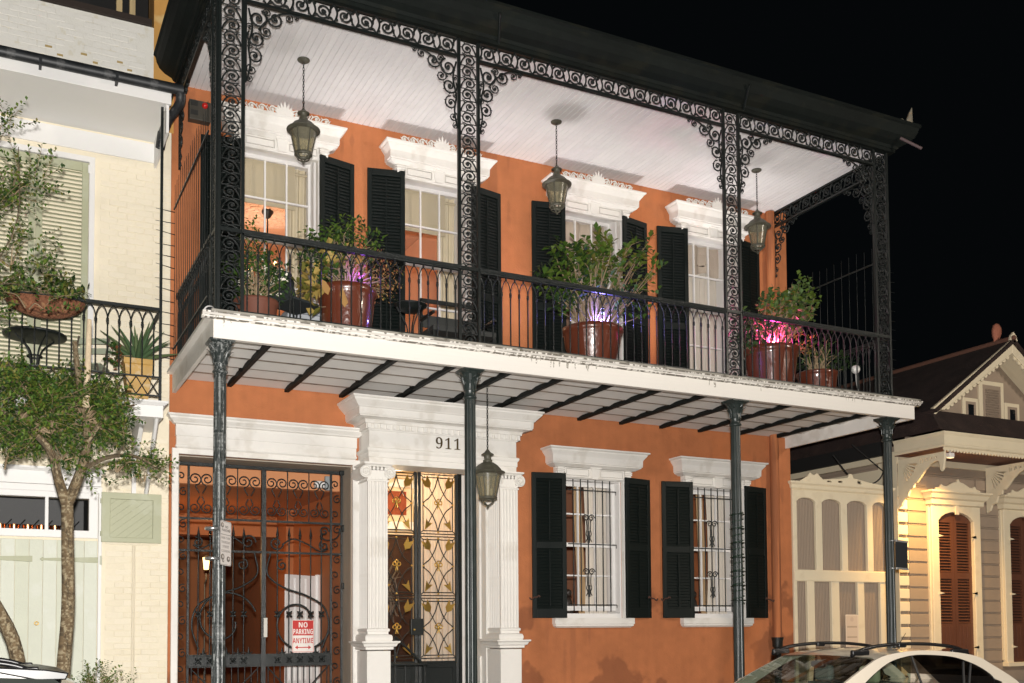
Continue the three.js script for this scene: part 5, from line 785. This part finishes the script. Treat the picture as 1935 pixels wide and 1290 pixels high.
// ---------------------------------------------------------------- cottage on the right
const TR = tmat(mottle([.79, .69, .5], .05, 1.5, 180, 256, [.55, .44, .28], .2), .6), TP = tmat(mottle([.34, .265, .2], .08, 1.2, 181), .75), shing = tmat(mottle([.032, .018, .015], .5, 1.2, 182, 256, [.055, .033, .025], .5), .95, { bumpMap: coarseBump, bumpScale: .02 });
const brownSh = tmat(mottle([.12, .045, .025], .15, .8, 183), .55);
const cot = thing('cottage', 'taupe clapboard cottage with white fretwork gable at the right', 'house');
{
  const x0 = 14.6, x1 = 18.62, ax = 16.61;
  B('wall_core', x0 + .02, x1, .15, 5.0, -10, -.03, TP, cot); B('foundation', x0 - .02, x1, .15, .7, -.03, .03, mat([.25, .22, .19], .9), cot);
  const D = [16.0, 17.92];
  const quoinL = bx(.245, .175, .035, .012);
  for (let k = 0; k < 19; k++) { const y = .83 + k * .23, y1 = y + .222; // drop siding, one board at a time between the openings
    const spans = y < 4.3 ? [[x0 + .27, D[0] - .66], [D[0] + .66, D[1] - .66]] : [[x0 + .27, x1]];
    for (const [a, b] of spans) { B('siding_board', a, b, y + .028, y1, -.03, .012, TP, cot, .005); B('siding_lap', a, b, y, y + .026, -.03, -.008, TP, cot); }
    if (y < 4.2) M('quoin', quoinL, TR, cot, [x0 + .125, y + .125, .01]); }
  B('corner_board', x0 - .01, x0 + .0, .15, 4.9, -.4, .03, TR, cot);
  for (let k = 0; k < 20; k++) B('side_board', x0 - .004, x0 + .02, .3 + k * .23, .3 + k * .23 + .2, -9.9, -.41, TP, cot);
  // door surrounds with crested heads and louvred shutters
  D.forEach((c, i) => { const d = part('shuttered_door', cot, [c, 0, 0]); d.userData.label = i ? 'right brown louvred door' : 'left brown louvred door with arched head';
    const arch = []; for (let k = 0; k <= 12; k++) { const t = k / 12 * 2 - 1; arch.push([t * -.46, 3.62 + .23 * Math.sqrt(Math.max(0, 1 - t * t * .92))]); }
    M('casing', ext([[-.64, 1.05], [-.46, 1.05], ...arch.slice().reverse(), [.46, 1.05], [.64, 1.05], [.64, 4.0], [-.64, 4.0]], .1, [], .008), TR, d, [0, 0, .0]);
    M('plaster_edge', join([bg(-.665, -.64, 1.1, 3.95, 0, .05), bg(.64, .665, 1.1, 3.95, 0, .05)]), TR, d); 
    M('head', mould(1.28, .1, [[.16, .26], [.16, .23], [.12, .2], [.09, .13], [.05, .1], [.045, .02], [0, 0]]), TR, d, [0, 3.96, 0]);
    M('crest', ext([[-.6, 0], [.6, 0], [.57, .06], [.48, .075], [.44, .13], [.38, .1], [.3, .1], [.14, .17], [.04, .19], [0, .25], [-.04, .19], [-.14, .17], [-.3, .1], [-.38, .1], [-.44, .13], [-.48, .075], [-.57, .06]], .05, [], .01), TR, d, [0, 4.215, .12]);
    B('keystone', -.05, .05, 3.8, 4.0, .1, .13, TR, d, .01); B('sill', -.66, .66, .98, 1.06, 0, .14, TR, d, .008);
    for (const s of [-1, 1]) { const a = s < 0 ? -.46 : .005, b = s < 0 ? -.005 : .46; B('shutter_stile', a, a + .07, 1.06, 3.84, -.02, .03, brownSh, d); B('shutter_stile', b - .07, b, 1.06, 3.84, -.02, .03, brownSh, d); for (const [p, q] of [[1.06, 1.8], [2.62, 2.74], [3.66, 3.84]]) B('shutter_rail', a + .07, b - .07, p, q, -.02, .028, brownSh, d);
      for (let k = 0; k < 3; k++) B('panel_board', a + .085 + k * .1, a + .165 + k * .1, 1.15, 1.75, .028, .036, brownSh, d, .006);
      const sl = []; for (const [p, q] of [[1.8, 2.62], [2.74, 3.66]]) { const n = Math.round((q - p) / .055); for (let k = 0; k < n; k++) sl.push(new THREE.BoxGeometry(b - a - .14, .009, .055).rotateX(.75).translate((a + b) / 2, p + (k + .5) * (q - p) / n, .0)); } M('louvres', join(sl), brownSh, d).userData.kind = 'stuff';
      for (const y of [1.35, 2.35, 3.4]) M('strap_hinge', ext([[0, -.02], [.14, 0], [0, .03]], .015).scale(s < 0 ? 1 : -1, 1, 1), TR, d, [s * .5, y, .1]); }
    B('door_back', -.5, .5, 1.06, 3.84, -.027, -.022, T.dark, d); });
  // deep eave on fretwork brackets
  const ev = part('eave', cot);
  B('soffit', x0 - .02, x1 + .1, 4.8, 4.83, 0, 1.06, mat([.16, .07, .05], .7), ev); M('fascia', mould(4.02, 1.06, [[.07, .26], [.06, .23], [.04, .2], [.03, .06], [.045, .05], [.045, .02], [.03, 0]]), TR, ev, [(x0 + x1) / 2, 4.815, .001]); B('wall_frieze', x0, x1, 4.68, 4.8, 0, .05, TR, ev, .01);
  const scal = ext([[-.038, .07], [-.038, .03], [-.02, .005], [0, -.012], [.02, .005], [.038, .03], [.038, .07]], .018, [[[0, .045], [.008, .052], [0, .06], [-.008, .052]]]); for (let k = 0; k < 52; k++) M('scallop', scal, TR, ev, [x0 + .02 + k * .078, 4.745, 1.05]);
  B('side_fascia', x0 - .14, x0 - .06, 4.72, 4.9, -10, -.1, TR, ev); B('side_gutter', x0 - .24, x0 - .141, 4.83, 5.08, -10, -.02, T.dark, ev); B('side_frieze', x0 - .03, x0 - .006, 4.3, 4.62, -10, -.1, TR, ev);
  // brackets in the plane of the street depth
  const holes = []; for (let k = 0; k < 6; k++) { const a = .22 + k * .2, p = (r, t) => [.07 + r * Math.cos(t), -.07 - r * Math.sin(t)]; holes.push([p(.12, a - .05), p(.34 + (k === 0 || k === 5 ? .06 : 0), a - .07), p(.36, a), p(.34, a + .07), p(.12, a + .05)]); }
  for (let k = 0; k < 4; k++) holes.push([[.5 + k * .1, -.05], [.56 + k * .1, -.05], [.57 + k * .1, -.13 + k * .014], [.5 + k * .1, -.15 + k * .014]]);
  const bk = ext([[0, 0], [1.02, 0], [1.02, -.12], [.99, -.3], [.95, -.34], [.92, -.3], [.9, -.16], [.84, -.14], [.72, -.18], [.6, -.27], [.5, -.38], [.42, -.46], [.36, -.46], [.34, -.54], [.26, -.56], [.22, -.68], [.12, -.72], [.08, -.82], [0, -.86]], .05, holes, .005).rotateY(-Math.PI / 2);
  for (const x of [x0 + .06, 16.95, x1 - .02]) M('fretwork_bracket', muv(bk.clone()), TR, ev, [x, 4.74, .03]);
  // skirt roof, gable
  const rf = part('roof', cot), q = (a, b, c, d) => { const g = new THREE.BufferGeometry(), p = []; for (const v of [a, b, c, a, c, d]) p.push(...v); g.setAttribute('position', new THREE.Float32BufferAttribute(p, 3)); g.computeVertexNormals(); return muv(g); };
  M('skirt_slope', q([x0 - .2, 5.08, 1.16], [x1 + .2, 5.08, 1.16], [x1, 5.5, .8], [x0, 5.5, .8]), shing, rf); M('skirt_slope', q([x0 - .25, 5.08, -10], [x0 - .2, 5.08, 1.16], [x0, 5.5, .8], [x0 - .05, 5.4, -10]), shing, rf);
  const slope = (s) => { const g = bx(2.52, .06, 11); const m = M('roof_slope', g, shing, rf, [ax + s * 1.01, 6.19, -4.55], [0, 0, -s * .622]); return m; }; slope(-1); slope(1);
  M('ridge_tiles', rod([ax, 6.97, .95], [ax, 6.97, -10], .05, 8), mat([.16, .075, .05], .8), rf);
  M('ridge_finial', lathe([[.05, 0], [.06, .05], [.1, .1], [.13, .2], [.12, .3], [.06, .36], [0, .38]], 18).scale(1, 1, .55), tmat(mottle([.36, .13, .08], .2, .3, 184), .85), rf, [ax, 6.98, .55], [0, .2, -.25]); M('finial_foot', ext([[-.1, 0], [.1, 0], [.06, .1], [0, .16], [-.06, .1]], .06, [], .01), TR, rf, [ax + .03, 6.93, .86]);
  const gb = part('gable', cot); M('gable_wall', ext([[x0 + .15, 5.45], [x1 - .15, 5.45], [ax, 6.84]], .1), TP, gb, [0, 0, .3]);
  for (const s of [-1, 1]) { M('bargeboard', ext([[0, 0], [2.45, 0], [2.45, -.2], [0, -.2]], .05, [], .006).rotateZ(Math.PI + (s > 0 ? 0 : 0)).rotateZ(0).scale(1, 1, 1), TR, gb); }
  gb.children.filter(m => m.name === 'bargeboard').forEach((m, i) => { const s = i ? 1 : -1; m.geometry = ext(s < 0 ? [[ax, 6.95], [ax - 2.08, 5.5], [ax - 1.78, 5.5], [ax, 6.7]] : [[ax, 6.95], [ax, 6.7], [ax + 1.78, 5.5], [ax + 2.08, 5.5]], .06, [], .008); m.position.set(0, 0, .84); });
  M('verge_soffit', join([-1, 1].map(s => { const g = new THREE.BoxGeometry(2.45, .03, .55); g.rotateZ(-s * .612); return g.translate(ax + s * 1.0, 6.12, .6); })), TR, gb);
  const sc2 = new THREE.CylinderGeometry(.048, .048, .03, 12).rotateX(Math.PI / 2); for (const s of [-1, 1]) for (let k = 0; k < 17; k++) { const t = .06 + k * .055; M('bargeboard_scallop', sc2, TR, gb, [ax + s * (1.78 * t), 6.7 - 1.2 * t - .005, .86]); }
  B('vent_frame', 16.28, 16.94, 5.5, 6.28, .4, .44, TR, gb, .006); B('vent_recess', 16.37, 16.85, 5.52, 6.2, .44, .445, TP, gb); for (let k = 0; k < 12; k++) M('vent_slat', bx(.36, .008, .05), TP, gb, [16.61, 5.62 + k * .045, .455], [.7, 0, 0]);
  for (const x of [16.05, 17.17]) { B('attic_window_frame', x - .2, x + .2, 5.5, 5.92, .4, .435, TR, gb, .006); B('attic_window_recess', x - .13, x + .13, 5.52, 5.85, .435, .44, TP, gb); B('attic_pane', x - .07, x + .07, 5.56, 5.8, .44, .445, mat([.01, .012, .014], .1), gb); }
  B('gable_sill', x0 + .1, x1 - .1, 5.44, 5.52, .38, .5, TR, gb, .006);
}
{ // flood lamp under the cottage eave throwing warm light on its corner
  const f = thing('porch_flood_lamp', 'lit flood lamp under the cottage eave shining on its left corner', 'lamp', [14.86, 4.7, .96]); M('housing', bx(.12, .08, .09, .012), T.whiteClean, f); M('bracket', rod([0, .03, 0], [0, .1, 0], .012, 6), T.whiteClean, f); M('lens', bx(.1, .008, .07), T.bulb(1, .7, .35, 2), f, [0, -.045, 0]);
  const L = new THREE.SpotLight(new THREE.Color().setRGB(1, .58, .18), 42, 0, 1.0, 1); lamp(L, 14.86, 4.62, .93, 4); L.target.position.set(15.1, 2.4, .1); scene.add(L.target);
}
// ---------------------------------------------------------------- side passage fence
{ const f = thing('passage_fence', 'tall cream framed fence with ribbed taupe panels between townhouse and cottage', 'fence', [0, 0, 0]);
  const a = 12.15, b = 14.42, up = [[12.24, 12.66], [12.8, 13.24], [13.38, 13.84], [13.98, 14.3]], lo = [[12.22, 12.44], [12.6, 12.98], [13.16, 13.58], [13.74, 14.12]];
  const archH = ([p, q], i) => { const o = [[p, 2.72], [q, 2.72]], e = 3.86, s = i === 0 ? [0, 1] : [1, 1]; for (let k = 0; k <= 8; k++) { const t = k / 8; o.push([q + (p - q) * t, e + .09 * Math.sqrt(Math.max(0, 1 - Math.pow(t * 2 - 1, 2) * .95))]); } return o; };
  M('frame', ext(rect(a, b, .16, 4.08), .06, [...up.map(archH), ...lo.map(([p, q]) => rect(p, q, .3, 2.52))], .006), TR, f, [0, 0, -.03]);
  const rb = []; for (let x = a + .03; x < b - .02; x += .034) rb.push(new THREE.CylinderGeometry(.015, .015, 3.9, 5).translate(x, 2.1, -.045)); M('ribbed_panel', join(rb), TP, f).userData.kind = 'stuff'; B('panel_back', a, b, .16, 4.06, -.08, -.05, TP, f); B('mid_rail', a, b, 2.53, 2.7, .031, .045, TR, f, .004);
  M('cornice', mould(b - a, .04, [[.07, .14], [.07, .11], [.04, .08], [.03, .03], [0, 0]]), TR, f, [(a + b) / 2, 4.08, -.03]);
  M('crest', ext([[12.3, 0], [14.35, 0], [14.3, .04], [13.95, .07], [13.7, .11], [13.56, .13], [13.52, .2], [13.46, .2], [13.42, .13], [13.2, .1], [12.85, .07], [12.78, .12], [12.72, .17], [12.64, .13], [12.56, .17], [12.5, .1], [12.4, .05]], .04, [[[12.95, .03], [13.05, .03], [13.05, .05], [12.95, .05]], [[13.2, .03], [13.3, .03], [13.3, .07], [13.2, .06]], [[13.65, .03], [13.75, .03], [13.74, .08], [13.65, .09]]], .006), TR, f, [0, 4.22, -.02]); }
{ const g = thing('fence_notice', 'small pale notice board fixed to the ribbed fence', 'sign', [13.42, 1.66, .04]); signPlate(.3, .6, .02, canvasTex(150, 300, (c, w, h) => { c.fillStyle = '#d9c6b2'; c.fillRect(0, 0, w, h); c.strokeStyle = '#efe0cf'; c.lineWidth = 5; c.strokeRect(6, 6, w - 12, h - 12); c.fillStyle = '#cfbaa8'; c.beginPath(); c.arc(w / 2, 42, 20, 0, 7); c.fill(); c.fillStyle = '#b9a692'; c.fillRect(18, 100, w - 36, 14); c.fillRect(18, 190, w - 36, 12); c.fillRect(18, 250, w - 36, 10); }), 'sign_face', g, [0, 0, .004]); }
top1('utility_cable', 'loose black cable sagging along the cottage side wall', 'cable', tube([[13.2, 4.75, -.1], [13.6, 4.4, -.1], [14.0, 4.28, -.1], [14.3, 4.4, -.1], [14.5, 4.72, -.1]], .012, 40, 5), T.dark);
top1('utility_cable', 'short straight cable above the sagging one beside the cottage', 'cable', tube([[13.7, 4.98, -.15], [14.1, 4.75, -.15], [14.45, 4.55, -.15]], .011, 24, 5), T.dark);
// ---------------------------------------------------------------- cars
function makeCar(paint, spoiler) { // drives toward -x; x measured from 6.8 (nose) to 11.3 (tail); z 0 at its middle, +z is the street side
  const g = new THREE.Group(), black = mat([.008, .008, .009], .35), trim = mat([.015, .015, .016], .5), carGlass = new THREE.MeshPhysicalMaterial({ color: new THREE.Color().setRGB(.55, .62, .58), transmission: 1, roughness: .03, thickness: 0, ior: 1.5 }), tint = new THREE.MeshPhysicalMaterial({ color: new THREE.Color().setRGB(.12, .12, .13), transmission: 1, roughness: .03, thickness: 0, ior: 1.5 });
  const wheelArch = (cx) => { const o = []; for (let k = 0; k <= 8; k++) { const a = k / 8 * Math.PI; o.push([cx + .36 * Math.cos(a), .3 + .36 * Math.sin(a)]); } return o; };
  const body = ext([[6.86, .3], ...wheelArch(7.62).reverse(), ...wheelArch(10.4).reverse(), [11.2, .3], [11.3, .5], [11.3, .78], [11.22, .98], [10.92, 1.06], [9.5, 1.055], [8.3, 1.03], [7.95, 1.0], [7.3, .93], [6.95, .8], [6.82, .6]], 1.8, [], .07).translate(0, 0, -.9); M('body', body, paint, g);
  const outer = [[7.95, 1.0], [8.2, 1.135], [8.5, 1.275], [8.78, 1.39], [9.05, 1.44], [9.43, 1.465], [9.93, 1.443], [10.32, 1.388], [10.52, 1.3], [10.88, 1.1], [10.94, 1.0]], win = [[8.36, 1.05], [8.62, 1.205], [8.9, 1.335], [9.15, 1.395], [9.43, 1.418], [9.9, 1.39], [10.2, 1.315], [10.4, 1.225], [10.52, 1.13], [10.48, 1.05]];
  const smooth = (pts, n) => new THREE.SplineCurve(pts.map(p => new THREE.Vector2(...p))).getPoints(n).map(p => [p.x, p.y]);
  for (const s of [-1, 1]) {
    const bend = gg => { const p = gg.attributes.position; for (let i = 0; i < p.count; i++) p.setZ(i, s * (.85 + p.getZ(i) - (p.getY(i) - 1) * .3)); gg.computeVertexNormals(); return muv(gg); };
    const pg = ext([...smooth(outer, 40)], .03, [smooth([...win, win[0]], 50).slice(0, -1)]); if (s < 0) { const ix = pg.attributes.position; for (let i = 0; i < ix.count; i += 3) { const a = [ix.getX(i), ix.getY(i), ix.getZ(i)], b = [ix.getX(i + 2), ix.getY(i + 2), ix.getZ(i + 2)]; ix.setXYZ(i, ...b); ix.setXYZ(i + 2, ...a); } }
    M('side_panel', bend(pg), paint, g);
    const wp = smooth([...win, win[0]], 50).slice(0, -1), wf = wp.filter(p => p[0] < 9.36), wr = wp.filter(p => p[0] > 9.3);
    M('front_side_window', bend(new THREE.ShapeGeometry(new THREE.Shape(wf.map(p => new THREE.Vector2(...p)))).translate(0, 0, .008)), carGlass, g); M('rear_side_window', bend(new THREE.ShapeGeometry(new THREE.Shape(wr.map(p => new THREE.Vector2(...p)))).translate(0, 0, .01)), tint, g);
    for (const [xa, xb] of [[9.33, 9.28], [9.98, 10.08], [10.06, 10.2]]) M('door_pillar', bend(ext([[xa, 1.05], [xb, 1.41 - (xb - 9.28) * .1], [xb + .025, 1.41 - (xb - 9.28) * .1], [xa + .03, 1.05]], .012).translate(0, 0, .012)), trim, g);
    M('window_seal', bend(tube([...win, win[0]].map(p => [p[0], p[1], .02]), .007, 80, 4)), black, g);
    const rp = [[8.5, 1.4], [8.62, 1.455], [8.85, 1.5], [9.3, 1.525], [9.8, 1.51], [10.15, 1.465], [10.33, 1.395]]; M('roof_rail', tube(rp.map(p => [p[0], p[1] + .015, s * .64]), .022, 30, 6), black, g); for (const [p, q, h] of [[8.5, 8.75, 1.42], [9.2, 9.32, 1.5], [10.05, 10.32, 1.41]]) M('rail_foot', bx(q - p, .06, .05, .015), black, g, [(p + q) / 2, h + .03, s * .64]);
    for (const cx of [7.62, 10.4]) { const w = part('wheel', g, [cx, .33, s * .82]); M('tyre', new THREE.TorusGeometry(.25, .085, 10, 28), T.dark, w); M('rim', lathe([[0, .02], [.05, .03], [.18, -.02], [.19, .03]], 18).rotateX(Math.PI / 2), mat([.5, .5, .5], .3, { metal: .9 }), w); }
    M('seat', join([bg(9.0, 9.16, .5, 1.08, s * .36 - .23, s * .36 + .23)]), mat([.1, .1, .09], .9), g); M('headrest', bx(.1, .2, .28, .045), mat(s > 0 ? [.3, .31, .2] : [.2, .205, .19], .9), g, [9.05, 1.19, s * .36]); M('rear_seat', join([bg(9.85, 10.0, .5, 1.06, s * .36 - .3, s * .36 + .3)]), mat([.08, .08, .08], .9), g);
    M('headlight', bx(.1, .12, .34, .03), mat([.6, .6, .6], .1), g, [6.92, .72, s * .66]); M('tail_light', bx(.08, .2, .2, .03), mat([.35, .02, .02], .2), g, [11.24, .85, s * .76]);
  }
  const sheet = (fn, nx, nz) => { const gg = new THREE.PlaneGeometry(1, 1, nx, nz), p = gg.attributes.position; for (let i = 0; i < p.count; i++) p.setXYZ(i, ...fn(p.getX(i) + .5, p.getY(i) * 2)); gg.computeVertexNormals(); return muv(gg); };
  const oc = new THREE.SplineCurve(outer.map(p => new THREE.Vector2(...p))), pts = oc.getPoints(300), yAt = x => { for (let i = 1; i < pts.length; i++) if (pts[i].x >= x) { const t = (x - pts[i - 1].x) / (pts[i].x - pts[i - 1].x); return pts[i - 1].y + (pts[i].y - pts[i - 1].y) * t; } return 1; };
  const zAt = y => .862 - (y - 1) * .3;
  M('roof', sheet((u, v) => { const x = 8.74 + u * 1.62, y = yAt(x); return [x - .05 * (1 - v * v) * (1 - u), y + .035 * (1 - v * v), v * zAt(y)]; }, 24, 12), spoiler ? black : paint, g);
  M('windscreen', sheet((u, v) => { const x = 7.97 + u * .78, y = yAt(x); return [x - .17 * (1 - v * v) * (1 - .7 * u), y + .012 + .02 * u * (1 - v * v), v * (zAt(y) - .035)]; }, 12, 12), carGlass, g); M('rear_window', sheet((u, v) => { const x = 10.36 + u * .5, y = yAt(x); return [x + .12 * (1 - v * v), y + .01, v * (zAt(y) - .1)]; }, 8, 8), tint, g); M('tailgate', sheet((u, v) => { const y = 1.12 - u * .5; return [10.9 + u * .36 + .1 * (1 - v * v), y, v * .8]; }, 6, 8), paint, g);
  B('dashboard', 7.9, 8.5, .7, .98, -.7, .7, trim, g, .05); M('steering_wheel', new THREE.TorusGeometry(.17, .015, 6, 24).rotateY(Math.PI / 2).rotateZ(.4), trim, g, [8.6, .98, .36]); B('cabin_floor', 7.9, 10.9, .4, .5, -.8, .8, T.dark, g); M('mirror', bx(.06, .07, .2, .02), trim, g, [8.62, 1.31, 0]); M('antenna', rod([9.55, 1.48, .3], [9.7, 1.66, .3], .006, 5, .003), black, g); M('antenna_base', bx(.09, .03, .04, .01), black, g, [9.54, 1.485, .3]);
  for (const s of [-1, 1]) M('door_mirror', bx(.12, .12, .2, .04), paint, g, [8.35, 1.06, s * .98]);
  if (spoiler) for (const s of [-1, 1]) { const q = ext([[9.9, 1.2], [9.98, 1.4], [10.42, 1.375], [10.56, 1.27], [10.72, 1.14], [9.9, 1.1]], .012), p = q.attributes.position; for (let i = 0; i < p.count; i++) p.setZ(i, s * (.885 + p.getZ(i) - (p.getY(i) - 1) * .3)); q.computeVertexNormals(); M('rear_quarter_glass', muv(q), mat([.03, .034, .03], .15, { side: THREE.DoubleSide }), g); }
  if (spoiler) M('roof_spoiler', ext([[10.0, 1.475], [10.36, 1.45], [10.52, 1.42], [10.5, 1.37], [10.3, 1.37], [10.0, 1.44]], 1.56, [], .01).translate(0, 0, -.78), black, g);
  return g;
}
{ const c = makeCar(mat([.74, .66, .54], .3, { clearcoat: 1, clearcoatRoughness: .08 }), false); c.name = uname('parked_car'); c.position.set(0, 0, 4.32); c.userData = { label: 'cream white crossover with black roof rails parked before the fence', category: 'car', group: 'parked cars' }; scene.add(c); }
{ const c = makeCar(mat([.78, .77, .75], .3, { clearcoat: 1, clearcoatRoughness: .08 }), true); c.name = uname('parked_car'); c.position.set(-9.98, .0, 4.25); c.userData = { label: 'white car with black roof spoiler cut off by the lower left corner', category: 'car', group: 'parked cars' }; scene.add(c); }
// ---------------------------------------------------------------- added fill lamp outside the frame, brightens the right side
{ const s = thing('fill_lamp', 'added fill lamp with a frosted globe, out of view across the street at the right', 'fill lamp', [16.5, 0, 14.2]); M('post', lathe([[.16, 0], [.16, .3], [.09, .4], [.07, 6.9], [.1, 7.0]], 16), T.iron, s); M('globe', new THREE.SphereGeometry(.42, 20, 14), T.bulb(1, .86, .68, 1.2), s, [0, 7.5, 0]); M('cap', lathe([[0, .2], [.2, .1], [.3, 0]], 16), T.iron, s, [0, 7.85, 0]);
  lamp(new THREE.PointLight(new THREE.Color().setRGB(1, .88, .74), 190), 15.95, 7.5, 13.7, 30); }

renderer.render(scene, camera);
